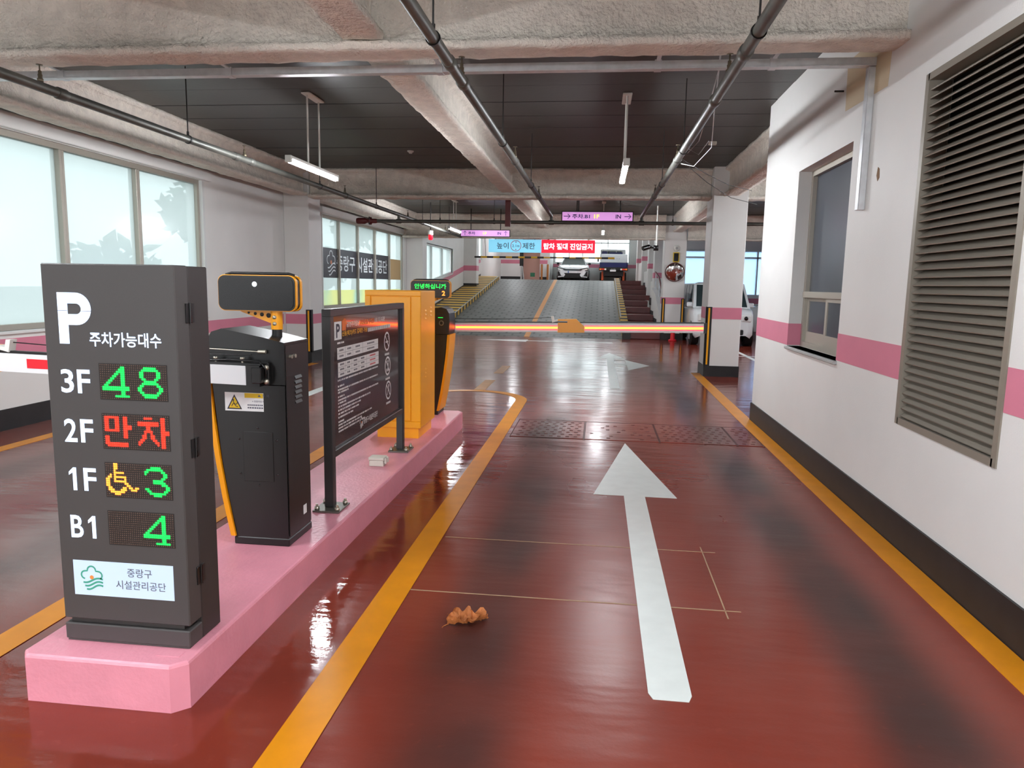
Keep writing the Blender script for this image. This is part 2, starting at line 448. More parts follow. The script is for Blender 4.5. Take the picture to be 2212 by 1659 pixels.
# yellow loop round the island
cx, cy = -1.71, 9.45; mb = MB(); outp = []; inp = []
for k in range(25):
    a = PI * k / 24; outp.append((cx + .815 * math.cos(a), cy + .86 * math.sin(a))); inp.append((cx + .665 * math.cos(a), cy + .71 * math.sin(a)))
outp = [(cx + .815, Y0)] + outp + [(cx - .815, Y0)]; inp = [(cx + .665, Y0)] + inp + [(cx - .665, Y0)]
mb.add([(x, y, .003) for x, y in outp + inp], [(i, i + 1, len(outp) + i + 1, len(outp) + i) for i in range(len(outp) - 1)])
tag(obj('lane_line', mb, 'yellow_line', floor), 'yellow line looping round the pink kerb island')
for a, b in ((10.33, 11.44), (12.38, 13.52)): mark('lane_dash', [rect(-1.76, -1.60, a, b)], 'old_yellow', 'worn yellow dash beyond the island')
mark('edge_line', [rect(1.70, 1.85, Y0, 8.74), [(1.70, 8.74), (1.86, 8.74), (1.90, 13.35), (1.74, 13.35)]], 'yellow_line', 'yellow line along the right wall')
mark('edge_line', [rect(-5.34, -5.20, Y0, 13.0)], 'yellow_line', 'thin yellow line along the left wall')
mark('arrow', [[(.32, 7.08), (.02, 5.26), (.634, 5.26)], [(.245, 5.26), (.245, 2.62), (.26, 2.58), (.395, 2.58), (.41, 2.62), (.40, 5.26)]], 'white_line', 'white straight arrow in the near lane')
mark('arrow', [[(.314, 16.8), (.027, 15.5), (.648, 15.5)], rect(.235, .385, 10.95, 15.5), rect(.385, .62, 14.3, 14.6), [(.62, 15.3), (1.06, 14.3), (.615, 13.42)]], 'white_line', 'white arrow pointing ahead and to the right')
mark('arrow', [rect(-1.9, .45, 19.75, 19.92), [(-1.9, 19.45), (-1.9, 20.2), (-3.3, 19.85)]], 'white_line', 'white arrow pointing left before the ramp')
mark('arrow', [rect(-3.98, -3.83, 8.2, 11.2), [(-3.9, 7.0), (-4.2, 8.2), (-3.6, 8.2)]], 'white_line', 'white arrow in the left lane')
mark('lane_line', [rect(3.4, 3.5, 9.2, 20), rect(2.6, 8, 16.9, 17.0)], 'white_line', 'white bay lines beyond the right pillar')
for i, r_ in enumerate((rect(-.88, .74, 4.175, 4.182), rect(-1.03, .74, 3.392, 3.400), rect(.662, .669, 3.31, 4.26))):
    mark('saw_groove', [r_], 'groove_pale', 'thin pale cut line in the floor', .002)
# drain channel covers
for i, (a, b) in enumerate(((-.84, -.1), (-.08, .66), (.68, 1.42), (1.44, 1.68))):
    d = obj('drain_cover', MB().box(a, b, 7.2, 8.12, .0005, .005), 'red_epoxy', floor)
    s = MB()
    nx = int((b - a) / .085)
    for ix in range(nx):
        for iy in range(8):
            if i == 1 and random.random() < .6: continue
            x = a + .05 + ix * .085 + (.03 if iy % 2 else 0); y = 7.26 + iy * .108
            if x + .04 < b: s.box(x, x + .036, y, y + .03, .005, .0062)
    so = obj('slot_row', s, 'slot', d); so['kind'] = 'stuff'
    obj('drain_frame', MB().box(a - .008, a, 7.18, 8.14, .0005, .0065).box(b, b + .008, 7.18, 8.14, .0005, .0065).box(a, b, 8.12, 8.14, .0005, .006), 'drain_edge', d)

# ---- left wall with window openings
W1 = (3.52, 10.30, .99, 2.98); W2 = (15.0, 21.55, .95, 2.96); W3 = (23.6, 28.9)
wl = MB()
t0 = XL - .25
def lw(y0, y1, z0, z1): wl.box(t0, XL, y0, y1, z0, z1)
lw(Y0, W1[0], 0, ZD); lw(W1[0], W1[1], 0, W1[2]); lw(W1[0], W1[1], W1[3], ZD); lw(W1[1], W2[0], 0, ZD)
lw(W2[0], W2[1], 0, W2[2]); lw(W2[0], W2[1], W2[3], ZD); lw(W2[1], W3[0], 0, 5.6)
s0, s1 = 1.40, 1.95
wl.prism([(W3[0], -.1), (W3[1], -.1), (W3[1], s1), (W3[0], s0)], 'x', t0, XL)
lw(W3[0], W3[1], 2.9, 5.6); lw(W3[1], 34.2, 0, 5.6); lw(34.2, 36.4, 0, 2.75); lw(34.2, 36.4, 4.2, 5.6); lw(36.4, 47, 0, 5.6); lw(YB, W3[0], 3.6, 5.6)
wall_left = struct('wall_left', wl, 'wall_paint')
obj('stripe', MB().box(XL, XL + .003, Y0, 13.0, .728, .914).box(XL, XL + .003, 13.7, 21.8, .728, .914), 'pink_paint', wall_left)
k = MB()
for (a, b) in ((22.4, 31.4), (32.0, 36.0)):
    k.prism([(a, rz(a) + .80), (b, rz(b) + .80), (b, rz(b) + 1.02), (a, rz(a) + 1.02)], 'x', XL, XL + .003)
obj('stripe', k, 'pink_paint', wall_left)
bl = MB().box(XL, XL + .012, Y0, 13.1, 0, .212).box(XL, XL + .012, 13.7, 21.8, 0, .212)
bl.prism([(22.4, 0), (36, rz(36)), (36, rz(36) + .24), (22.4, .24 + rz(22.4))], 'x', XL, XL + .012)
struct('baseboard_left', bl, 'black_paint')

# ---- right wall (office block) with window and louvre openings
LV = (3.527, 4.618, .77, 2.77); WR = (5.85, 7.33, 1.0, 2.66)
wr = MB()
def rw(y0, y1, z0, z1): wr.box(XR, XR + .22, y0, y1, z0, z1)
rw(Y0, LV[0], 0, ZD); rw(LV[0], LV[1], 0, LV[2]); rw(LV[0], LV[1], LV[3], ZD); rw(LV[1], WR[0], 0, ZD)
rw(WR[0], WR[1], 0, WR[2]); rw(WR[0], WR[1], WR[3], ZD); rw(WR[1], 8.73, 0, ZD)
wr.box(XR + .22, 7.0, 8.5, 8.73, 0, ZD).box(XR + .22, 7.0, Y0, Y0 + .2, 0, ZD).box(6.8, 7.0, Y0, 8.6, 0, ZD)
wall_right = struct('wall_right', wr, 'wall_paint')
k = MB()
for a, b in ((Y0, LV[0] - .035), (LV[1] + .035, WR[0]), (WR[1], 8.73)): k.box(XR - .003, XR, a, b, 1.007, 1.217)
k.box(XR - .003, XR + .12, WR[1] - .003, WR[1], 1.007, 1.217); k.box(XR - .003, 3.0, 8.73, 8.733, 1.007, 1.217)
obj('stripe', k, 'pink_paint', wall_right)
tag(obj('paint_patch', MB().prism([(5.26, 2.90), (6.10, 2.93), (6.12, 3.30), (5.22, 3.30)], 'x', XR - .002, XR), 'patch_beige', wall_right), 'unpainted beige patch under the beam')
tag(obj('scar', MB().prism([(5.27, 2.31), (5.30, 2.29), (5.325, 2.33), (5.31, 2.385), (5.28, 2.37)], 'x', XR - .002, XR), 'stain_brown', wall_right), 'small brown chip in the paint')
obj('anchor_bolt', MB().tube([(XR - .07, 6.18, 3.10), (XR, 6.18, 3.10)], .008, 8), 'pipe_dark', wall_right)
struct('baseboard_right', MB().box(XR - .014, XR, Y0, 8.745, 0, .205).box(XR - .014, 6.9, 8.73, 8.745, 0, .205), 'black_paint')

# ---- ceiling deck: planks running across
slab = struct('ceiling', MB().box(XL - .25, XE + .25, Y0, YB + .2, ZD + .03, ZD + .25), 'seam')
pw = .672; yy = 7.07 - pw * 15; i = 0
pm = None
while yy < YB:
    if pm is None:
        b_ = MB().box(XL, XE, .009, pw - .009, -.012, .03)
        o = obj('deck_plank', b_, 'deck', slab); pm = o.data
        o.location = (0, yy, ZD)
    else: share('deck_plank', pm, slab, (0, yy, ZD + random.uniform(-.004, .004)))
    yy += pw; i += 1
struct('ceiling_ramp', MB().box(XL - .25, 2.75, YB + .2, 47.2, 5.6, 5.8).box(2.75, XE + .2, YB + .2, 27.8, 5.6, 5.8), 'wall_paint')
struct('wall_upper', MB().box(2.55, 2.75, 27.6, 47.2, 0, 5.6), 'wall_paint')
struct('wall_lintel', MB().box(XL, XE, YB + .1, YB + .2, ZD, 5.6), 'wall_paint')

# ---- beams
rough_beam('beam', 'x', XL + .01, XR, 5.08, 3.10, ZD - .012, .26)
rough_beam('beam', 'x', -5.37, 1.90, 13.22, 3.07, ZD - .012, .30)
rough_beam('beam', 'x', 2.5, XE, 13.22, 3.07, ZD - .012, .30)
rough_beam('beam', 'x', XL + .02, 1.88, YB, 2.88, ZD - .012, .26)
rough_beam('beam', 'x', 2.52, XE, YB, 2.88, ZD - .012, .26)
for a, b in ((Y0 + .1, 4.97), (5.19, 13.09), (13.35, 21.32)):
    rough_beam('beam', 'y', a, b, -1.63, 3.17, ZD - .012, .27)
for a, b in ((Y0 + .1, 4.97), (5.19, 13.08), (13.72, 21.32)):
    rough_beam('beam', 'y', a, b, -5.52, 3.10, ZD - .012, .25)
for a, b in ((8.75, 12.88), (13.62, 21.32)):
    rough_beam('beam', 'y', a, b, 2.21, 3.10, ZD - .012, .25)
for a, b in ((9.0, 13.0), (13.5, 21.3)): rough_beam('beam', 'y', a, b, 6.6, 3.10, ZD - .012, .25)

# ---- pillars
def pillar(x0, x1, y0, y1, z0, z1, band=None, base=.19, guards=(), label=None, gtop=1.22):
    p = struct('pillar', MB().rbox(x0, x1, y0, y1, z0, z1, .012, 1), 'wall_paint', label)
    e = .003
    if band: obj('stripe', MB().box(x0 - e, x1 + e, y0 - e, y1 + e, band[0], band[1]), 'pink_paint', p)
    if base: obj('skirting', MB().box(x0 - .012, x1 + .012, y0 - .012, y1 + .012, z0 - .3 * (z0 > 0), z0 + base), 'black_paint', p)
    for sx in guards:
        xg = x0 if sx < 0 else x1; w = .085; g0 = z0 + .19; g1 = z0 + gtop
        a, b = (xg - .012, xg + w) if sx < 0 else (xg - w, xg + .012)
        c, d = (xg - .012, xg) if sx < 0 else (xg, xg + .012)
        g = obj('corner_guard', MB().box(a, b, y0 - .014, y0 - .002, g0, g1).box(c, d, y0 - .014, y0 + .09, g0, g1), 'black_plastic', p)
        y_a = (xg + .02, xg + .05) if sx < 0 else (xg - .05, xg - .02)
        obj('reflective_strip', MB().rbox(y_a[0], y_a[1], y0 - .022, y0 - .012, g0 + .02, g1 - .02, .004, 1), 'guard_yellow', g)
    return p
pillar(XL, -5.38, 13.1, 13.68, 0, ZD, (.728, .914), .21, (1,), 'left pillar between the two window walls', 1.0)
pillar(XL, -5.36, 21.85, 22.4, 0, 5.6, (.95, 1.15), .21)
pillar(XL, -5.30, 31.4, 32.0, rz(31.4) - .1, 5.6, (2.10, 2.32), .38)
pillar(1.905, 2.49, 12.9, 13.58, 0, ZD, (1.01, 1.21), .19, (-1,), 'square pillar at the end of the barrier arm')
pillar(1.885, 2.51, 21.55, 22.15, 0, 5.6, (1.055, 1.245), .2, (-1, 1), 'pillar carrying the round mirror')
pillar(6.3, 6.9, 21.55, 22.1, 0, ZD, (1.055, 1.245), .2); pillar(6.3, 6.9, 12.9, 13.5, 0, ZD, (1.01, 1.21), .2)
for y, a, b in ((26.1, 1.85, 2.04), (29.2, 2.25, 2.45), (33.5, 2.70, 2.90), (38.0, 2.74, 2.96)):
    pillar(1.95, 2.5, y, y + .6, 0, 5.6, (a, b), 0)

# ---- ramp, kerbs, steps, upper floor
rampo = struct('ramp', MB().prism([(YR0, -.1), (YR0, .001), (YR1, ZU), (YR1, ZU - .3)], 'x', -4.81, .76), 'ramp_paving', 'grey paved ramp up to the next level')
ln = MB(); ln.prism([(YR0, .004), (YR1, ZU + .004), (YR1, ZU + .008), (YR0, .008)], 'x', -2.14, -1.98)
tag(obj('lane_line', ln, 'yellow_line', rampo), 'yellow centre line on the ramp')
def kerb(x0, x1, h, name, edge):
    mb = MB(); n = 46; L = (YR1 - .4 - YR0) / n
    for i in range(n):
        a = YR0 + .1 + i * L; b = a + L
        mb.prism([(a, rz(a) - .2), (b, rz(b) - .2), (b, rz(b) + h), (a, rz(a) + h)], 'x', x0, x1, (i + 1) % 2)
    o = struct(name, mb, ['hazard_yellow', 'hazard_dark'], 'kerb beside the ramp painted in black and yellow stripes')
    e = MB(); e.prism([(YR0 + .1, h + .002), (YR1 - .3, rz(YR1 - .3) + h + .002), (YR1 - .3, rz(YR1 - .3) + h + .01), (YR0 + .1, h + .01)], 'x', edge, edge + .05)
    obj('edge_strip', e, 'sill_grey', o)
kerb(XL + .012, -4.81, .16, 'kerb', -4.87)
kerb(.76, 1.0, .16, 'kerb', .76)
st = thing('stairs', None, None, (1.4, 21.6, 0), kind='structure'); st['label'] = 'dark red steps climbing beside the ramp'
for i in range(9):
    y = 21.6 + i * 1.5
    obj('step', MB().rbox(1.0, 1.88 if i < 5 else 2.05, y, 35.4, i * .2, (i + 1) * .2 - .002, .012, 1), 'step_red', st)
struct('floor_upper', MB().box(XL, 1.0, YR1, 47, ZU - .3, ZU).box(1.0, 2.55, 35.4, 47, ZU - .3, ZU - .005), 'upper_floor')
# parapet right of the steps
pp = MB().prism([(22.15, 0), (26.1, 0), (26.1, 1.5), (24.4, 1.30), (22.15, .55)], 'x', 1.9, 2.08)
pp.box(2.06, 2.2, 26.7, 29.2, 0, 1.75).box(2.06, 2.2, 29.8, 33.5, 0, 2.2).box(2.06, 2.2, 34.1, 38.0, 0, 2.7)
struct('wall_parapet', pp, 'wall_paint')
sk = MB()
for i in range(9):
    y = 22.0 + i * 1.5; x = 1.872 if i < 3 else 2.04
    sk.box(x, x + .028, y, min(y + 1.5, 35), (i + .2) * .2, (i + 1.6) * .2)
struct('baseboard_steps', sk, 'black_paint')
hr = thing('handrail', 'steel handrail with dark red top rail on the stair parapet', 'handrail', (2.0, 22.5, .75))
obj('rail', MB().tube([(2.0, 22.3, 1.15), (2.0, 24.4, 1.85), (2.0, 26.0, 2.05)], .03, 10), 'rust_red', hr)
for y, a, b in ((22.6, .68, 1.24), (24.2, 1.2, 1.77), (25.8, 1.44, 2.02)): obj('post', MB().tube([(2.0, y, a), (2.0, y, b)], .018, 8), 'galvanised', hr)

# ---- far walls
bw = MB()
WB = (-2.85, 1.95, 2.95, 5.3)
bw.box(XL - .25, WB[0], 47, 47.25, 0, 5.6).box(WB[0], WB[1], 47, 47.25, 0, WB[2]).box(WB[0], WB[1], 47, 47.25, WB[3], 5.6).box(WB[1], 2.6, 47, 47.25, 0, 5.6)
wall_back = struct('wall_back', bw, 'wall_paint')
obj('stripe', MB().box(XL, 2.55, 46.995, 47, 2.68, 2.9), 'pink_paint', wall_back)
wb2 = MB().box(XL, -4.6, 43.6, 43.8, ZU, 5.6).box(-3.5, -3.05, 43.6, 43.8, ZU, 5.6).box(-3.05, -2.92, 43.6, 47, ZU, 5.6)
wp = struct('wall_partition', wb2, 'wall_paint')
obj('stripe', MB().box(XL, -4.6, 43.595, 43.6, 2.78, 3.0).box(-3.5, -3.05, 43.595, 43.6, 2.78, 3.0), 'pink_paint', wp)
obj('skirting', MB().box(XL, -4.6, 43.59, 43.6, ZU, ZU + .22).box(-3.5, -3.05, 43.59, 43.6, ZU, ZU + .22), 'black_paint', wp)
pd = obj('wall_panel', MB().box(-4.6, -3.5, 44.6, 44.7, ZU, 5.6), 'peach', wp)
tag(thing('exit_sign', 'small green wall sign low on the peach wall', 'sign', (-4.0, 44.59, 2.1)))
es = bpy.data.objects['exit_sign']; obj('panel', MB().rbox(-4.16, -3.88, 44.57, 44.595, 2.02, 2.26, .006, 1), 'exit_green', es); obj('surround', MB().box(-4.2, -3.84, 44.586, 44.598, 1.98, 2.30), 'peach', es)
we = MB(); WE = (2.75, 11.5, 1.25, 2.95)
we.box(2.75, XE, 27.6, 27.85, 0, WE[2]).box(2.75, XE, 27.6, 27.85, WE[3], 5.6).box(WE[1], XE, 27.6, 27.85, WE[2], WE[3])
wall_bays = struct('wall_bays', we, 'wall_paint')
obj('stripe', MB().box(2.75, XE, 27.595, 27.6, .98, 1.18), 'pink_paint', wall_bays)
struct('wall_side', MB().box(XE, XE + .2, Y0, 27.85, 0, 5.6), 'wall_paint')
struct('floor_bays', MB().box(1.86, XE, 27.58, 27.6, -.1, .1), 'black_paint')

# ------------------------------------------------------------------ windows
def framed(name, y0, y1, z0, z1, mulls, pane, x=XL, label=None, fr='alu_frame'):
    w = thing(name, label, None, (x, (y0 + y1) / 2, z0), kind='structure'); d0, d1 = x - .13, x - .04
    obj('window_frame', MB().box(d0, d1, y0, y1, z1 - .06, z1).box(d0, d1, y0, y1, z0, z0 + .06).box(d0, d1, y0, y0 + .06, z0 + .06, z1 - .06).box(d0, d1, y1 - .06, y1, z0 + .06, z1 - .06), fr, w)
    ed = [y0 + .06] + [None] * 0
    prev = y0 + .06
    for m_ in list(mulls) + [None]:
        e = (m_ - .045) if m_ else y1 - .06
        if m_: obj('mullion', MB().rbox(d0 - .01, d1 + .015, m_ - .045, m_ - .004, z0 + .06, z1 - .06, .005, 1).rbox(d0 - .01, d1 + .005, m_ + .004, m_ + .045, z0 + .06, z1 - .06, .005, 1), fr, w)
        obj('pane', MB().box(x - .09, x - .085, prev, e, z0 + .06, z1 - .06), pane, w)
        prev = (m_ + .045) if m_ else None
    obj('reveal_trim', MB().box(x - .05, x + .012, y0 - .03, y0 + .004, z0, z1).box(x - .05, x + .012, y1 - .004, y1 + .05, z0, z1), 'window_white', w)
    obj('window_sill', MB().rbox(x - .04, x + .03, y0 - .03, y1 + .05, z0 - .035, z0, .006, 1), 'window_white', w)
    return w
w1 = framed('window_1', W1[0], W1[1], W1[2], W1[3], (4.87, 6.2, 7.52, 8.85), 'frosted', label='large frosted window in the left wall behind the parking sign')
obj('blind_box', MB().rbox(XL, XL + .06, W1[0], 10.49, 2.985, 3.14, .006, 1), 'wall_paint', w1)
w2 = framed('window_2', W2[0], W2[1], W2[2], W2[3], (16.15, 17.47, 18.85, 20.2), 'frosted', label='five-pane frosted window carrying a dark lettered band')
obj('blind_box', MB().rbox(XL, XL + .06, W2[0] - .1, 21.8, 2.965, 3.11, .006, 1), 'wall_paint', w2)
ed = [15.06, 16.15, 17.47, 18.85, 20.2, 21.49]
for a, b in zip(ed[:4], ed[1:5]):
    obj('lettered_band', MB().box(XL - .082, XL - .078, a + .045, b - .045, 1.615, 2.27), 'film_dark', w2)
for a, b in zip(ed, ed[1:]): obj('coloured_film', MB().box(XL - .083, XL - .08, a + .045, b - .045, 1.01, 1.34), 'film_wave', w2)
tag(obj('card_board', MB().box(XL - .08, XL - .07, 20.25, 21.42, 1.615, 2.20), 'tan_card', w2), 'plain tan board in the last pane')
writing('lettering', '중랑구 시설관리공단', (XL - .076, 16.05, 1.77), (0, 1, 0), (0, 0, 1), 3.98, .37, 'film_ink', w2, .018)
emblem('emblem', (XL - .0765, 15.45, 1.70), (0, 1, 0), (0, 0, 1), .52, 'film_ink', 'film_sun', w2, .05)
# sloping-sill window beside the ramp
w3 = thing('window_3', 'frosted window with a sloping sill beside the ramp', None, (XL, 26.2, 1.5), kind='structure')
def sl(y): return s0 + (s1 - s0) * (y - W3[0]) / (W3[1] - W3[0])
f_ = MB().box(XL - .13, XL - .03, W3[0], W3[1], 2.84, 2.9).box(XL - .13, XL - .03, W3[0], W3[0] + .06, s0, 2.84).box(XL - .13, XL - .03, W3[1] - .06, W3[1], s1, 2.84)
f_.prism([(W3[0], s0), (W3[1], s1), (W3[1], s1 + .06), (W3[0], s0 + .06)], 'x', XL - .13, XL - .03)
obj('window_frame', f_, 'window_white', w3); pv = W3[0] + .06
for m_ in (25.4, 27.2, W3[1] - .06):
    obj('pane', MB().prism([(pv, sl(pv) + .06), (m_ - .03, sl(m_) + .06), (m_ - .03, 2.84), (pv, 2.84)], 'x', XL - .09, XL - .085), 'frosted', w3)
    if m_ < 28: obj('mullion', MB().box(XL - .14, XL - .02, m_ - .03, m_ + .03, sl(m_) + .05, 2.84), 'window_white', w3)
    pv = m_ + .03
obj('window_sill', MB().prism([(W3[0], s0 - .05), (W3[1] + .05, s1 - .04), (W3[1] + .05, s1), (W3[0], s0)], 'x', XL - .05, XL + .03), 'window_white', w3)
obj('reveal_trim', MB().box(XL - .03, XL + .03, W3[1], W3[1] + .05, s1, 2.93).box(XL - .03, XL + .03, W3[0], W3[1] + .05, 2.9, 2.94), 'window_white', w3)
framed('window_4', 34.2, 36.4, 2.75, 4.2, (35.3,), 'frosted_clear', label='small window high beside the top of the ramp', fr='window_white')
# far windows (facing the camera)
def far_window(name, x0, x1, y, z0, z1, mulls, rail, pane, label, fr='window_white'):
    w = thing(name, label, None, ((x0 + x1) / 2, y, z0), kind='structure')
    obj('window_frame', MB().box(x0, x1, y + .05, y + .15, z1 - .07, z1).box(x0, x1, y + .05, y + .15, z0, z0 + .07).box(x0, x0 + .07, y + .05, y + .15, z0 + .07, z1 - .07).box(x1 - .07, x1, y + .05, y + .15, z0 + .07, z1 - .07), fr, w)
    e = [x0 + .07] + list(mulls) + [x1 - .07]
    for a, b in zip(e, e[1:]): obj('pane', MB().box(a, b, y + .1, y + .105, z0 + .07, z1 - .07), pane, w)
    for m_ in mulls: obj('mullion', MB().box(m_ - .025, m_ + .025, y + .04, y + .16, z0 + .07, z1 - .07), fr, w)
    if rail: obj('transom', MB().box(x0 + .07, x1 - .07, y + .04, y + .16, rail - .03, rail + .03), fr, w)
far_window('window_5', *WB[:2], 47, *WB[2:], (-1.9, -1.05, .55), 4.25, 'frosted_clear', 'bright window behind the parked car and truck')
far_window('window_6', *WE[:2], 27.6, *WE[2:], (4.2, 5.8, 7.4, 9.0), 2.66, 'frosted_blue', 'pale blue window at the back of the parking bays')

# office window in the right wall
w7 = thing('window_7', 'office window with dark frosted glass and small sliding sashes below', None, (XR + .12, 6.6, 1.0), kind='structure')
xw = XR + .12
fr = MB().box(xw, xw + .08, WR[0], WR[1], WR[3] - .05, WR[3]).box(xw, xw + .08, WR[0], WR[1], WR[2], WR[2] + .05).box(xw, xw + .08, WR[0], WR[0] + .05, WR[2] + .05, WR[3] - .05).box(xw, xw + .08, WR[1] - .05, WR[1], WR[2] + .05, WR[3] - .05)
obj('window_frame', fr, 'alu_frame', w7)
obj('transom', MB().rbox(xw - .015, xw + .08, WR[0] + .02, WR[1] - .02, 1.47, 1.53, .006, 1), 'alu_frame', w7)
obj('pane', MB().box(xw + .04, xw + .046, WR[0] + .05, WR[1] - .05, 1.53, WR[3] - .05), 'dark_glass', w7)
for i, (a, b) in enumerate(((WR[0] + .05, 6.62), (6.56, WR[1] - .05))):
    xx = xw + .03 * i
    s_ = obj('sash', MB().box(xx, xx + .025, a, b, 1.05, 1.15).box(xx, xx + .025, a, b, 1.44, 1.47).box(xx, xx + .025, a, a + .05, 1.15, 1.44).box(xx, xx + .025, b - .05, b, 1.15, 1.44), 'alu_frame', w7)
    obj('sash_pane', MB().box(xx + .01, xx + .015, a + .05, b - .05, 1.15, 1.44), 'dark_glass', s_)
obj('window_sill', MB().rbox(XR - .03, xw, WR[0] - .02, WR[1], .972, 1.0, .006, 1), 'sill_grey', w7)

# louvre vent
lv = thing('louver_vent', 'tall grey-brown louvre vent with many slats in the right wall', 'vent', (XR, 4.07, LV[2]))
obj('vent_frame', MB().box(XR - .008, XR + .12, LV[0] - .03, LV[0] + .015, LV[2] - .03, LV[3] + .03).box(XR - .008, XR + .12, LV[1] - .015, LV[1] + .03, LV[2] - .03, LV[3] + .03).box(XR - .008, XR + .12, LV[0], LV[1], LV[2] - .03, LV[2] + .01).box(XR - .008, XR + .12, LV[0], LV[1], LV[3] - .01, LV[3] + .03), 'louver', lv)
obj('backing', MB().box(XR + .13, XR + .14, LV[0], LV[1], LV[2], LV[3]), 'louver_back', lv)
hl = (LV[1] - LV[0]) / 2 - .02; sm = None; NS = 42; pit = (LV[3] - LV[2] - .04) / NS
for i in range(NS):
    z = LV[2] + .02 + i * pit
    if sm is None:
        s_ = MB().prism([(0, 0), (.003, -.006), (.012, -.004), (.078, .044), (.074, .050), (.006, .004)], 'y', -hl, hl)
        o = obj('slat', s_, 'louver', lv, world=False); sm = o.data; o.location = (0, 0, z - LV[2] + .004)
    else: share('slat', sm, lv, (0, 0, z - LV[2] + .004))

# ------------------------------------------------------------------ kerb island
isl = MB(); ip = [(-2.06, 2.27), (-2.03, 2.235), (-1.47, 2.235), (-1.42, 2.28), (-1.40, 7.50), (-1.45, 7.56), (-1.97, 7.56), (-2.02, 7.50)]
b = bmesh.new(); vv = [b.verts.new((x, y, 0)) for x, y in ip]; f0 = b.faces.new(vv)
ex = bmesh.ops.extrude_face_region(b, geom=[f0]); top = [e for e in ex['geom'] if isinstance(e, bmesh.types.BMVert)]
for v in top: v.co.z = .18
bmesh.ops.bevel(b, geom=[e for e in b.edges if all(v.co.z > .1 for v in e.verts)], offset=.012, segments=2, profile=.5, affect='EDGES')
isl.bm(b)
island = tag(obj('kerb_island', isl, 'island_pink'), 'long pink-painted concrete kerb island carrying the machines', 'kerb')
obj('embedded_plate', MB().box(-1.56, -1.47, 2.30, 2.342, .18, .1815), 'island_pink', island)
ZI = .1805

# ------------------------------------------------------------------ parking sign
sg = thing('parking_sign', 'tall grey parking sign with lit P and LED counts', 'sign', (-1.71, 2.47, ZI))
sx0, sx1, sy0, sy1 = -1.965, -1.46, 2.362, 2.578; FY = sy0
obj('body', MB().rbox(sx0 + .002, sx1 - .001, 2.447, sy1, ZI, 1.592, .004, 1).box(sx0 + .02, sx1 - .03, 2.375, 2.45, .24, .29), 'sign_dark', sg)
dp = obj('door_panel', MB().rbox(sx0, sx1, FY, 2.444, .268, 1.594, .004, 1), 'sign_body', sg)
obj('plinth', MB().rbox(sx0 + .003, sx1, FY - .004, 2.446, ZI + .006, .25, .004, 1).box(sx0 + .01, sx1 - .005, FY, 2.57, ZI, ZI + .01), 'sign_body', sg)
for z in (1.425, .93, .44):
    h = obj('hinge', MB().rbox(sx1 - .001, sx1 + .004, 2.42, 2.443, z - .035, z + .035, .001, 1).rbox(sx1 - .001, sx1 + .004, 2.449, 2.472, z - .035, z + .035, .001, 1), 'black_plastic', sg)
    obj('hinge_pin', MB().tube([(sx1 + .005, 2.446, z - .036), (sx1 + .005, 2.446, z + .036)], .005, 8), 'black_gloss', h)
U, V = (1, 0, 0), (0, 0, 1)
P_ = MB(); r1, r2 = .0, 0
def letter_P(mb, x, z, w, h, y):
    t = w * .30; R = h * .315; cxp = x + w - R; czp = z + h - R
    outer = [(x, z), (x + t, z), (x + t, czp - R), (cxp, czp - R)] + [(cxp + R * math.sin(a), czp - R * math.cos(a)) for a in [PI * k / 16 for k in range(1, 16)]] + [(cxp, czp + R), (x, z + h)]
    b = bmesh.new(); ri = R - t
    ov = [b.verts.new((p[0], y, p[1])) for p in outer]
    inner = [(x + t, czp - ri), (cxp, czp - ri)] + [(cxp + ri * math.sin(a), czp - ri * math.cos(a)) for a in [PI * k / 12 for k in range(1, 12)]] + [(cxp, czp + ri), (x + t, czp + ri)]
    iv = [b.verts.new((p[0], y, p[1])) for p in inner]
    es = [b.edges.new((ov[i], ov[(i + 1) % len(ov)])) for i in range(len(ov))] + [b.edges.new((iv[i], iv[(i + 1) % len(iv)])) for i in range(len(iv))]
    bmesh.ops.triangle_fill(b, use_beauty=True, edges=es)
    return mb.bm(b)
letter = obj('lit_letter', letter_P(P_, -1.906, 1.310, .128, .182, FY - .002), 'letter_light', sg)
obj('letter_seam', MB().box(-1.908, -1.868, FY - .0035, FY - .0025, 1.4275, 1.4290), 'sign_dark', letter); obj('letter_seam', MB().box(-1.818, -1.776, FY - .0035, FY - .0025, 1.4265, 1.428), 'sign_dark', letter)
writing('lit_lettering', '주차가능대수', (-1.790, FY - .002, 1.303), U, V, .272, .052, 'letter_light', sg, .014)

GL = {'4': '.........##..|........###..|.......####..|......##.##..|.....##..##..|....##...##..|...##....##..|..##.....##..|.##......##..|#############|#############|.........##..|.........##..|......#######',
      '8': '...######...|..########..|.##......##.|.##......##.|.##......##.|..##....##..|...######...|..########..|.##......##.|##........##|##........##|.##......##.|..########..|...######...',
      '3': '...#####....|.########...|##......##..|#........##.|.........##.|........##..|....#####...|....######..|........###.|..........##|##........##|.##......##.|..########..|....####....',
      'man': '.#######..##...|.##...##..##...|.##...##..##...|.##...##..##...|.##...##..####.|.##...##..####.|.#######..##...|..........##...|..........##...|.##.......##...|.##............|.##............|.###########...|..##########...',
      'cha': '....####....##..|............##..|.##########.##..|.##########.##..|.....##.....##..|.....##.....##..|....####....####|....#..#....####|...##..##...##..|...##..##...##..|..##....##..##..|.##......##.##..|.#........#.##..|............##..',
      'wheel': '....##..........|....##..........|....##..........|....#...........|....#####.......|..#.#...........|.##.######......|##..#....#......|##..######......|##.......##.....|##........##....|.##.....##.##.##|.###...###..###.|..#######.......|....###.........'}
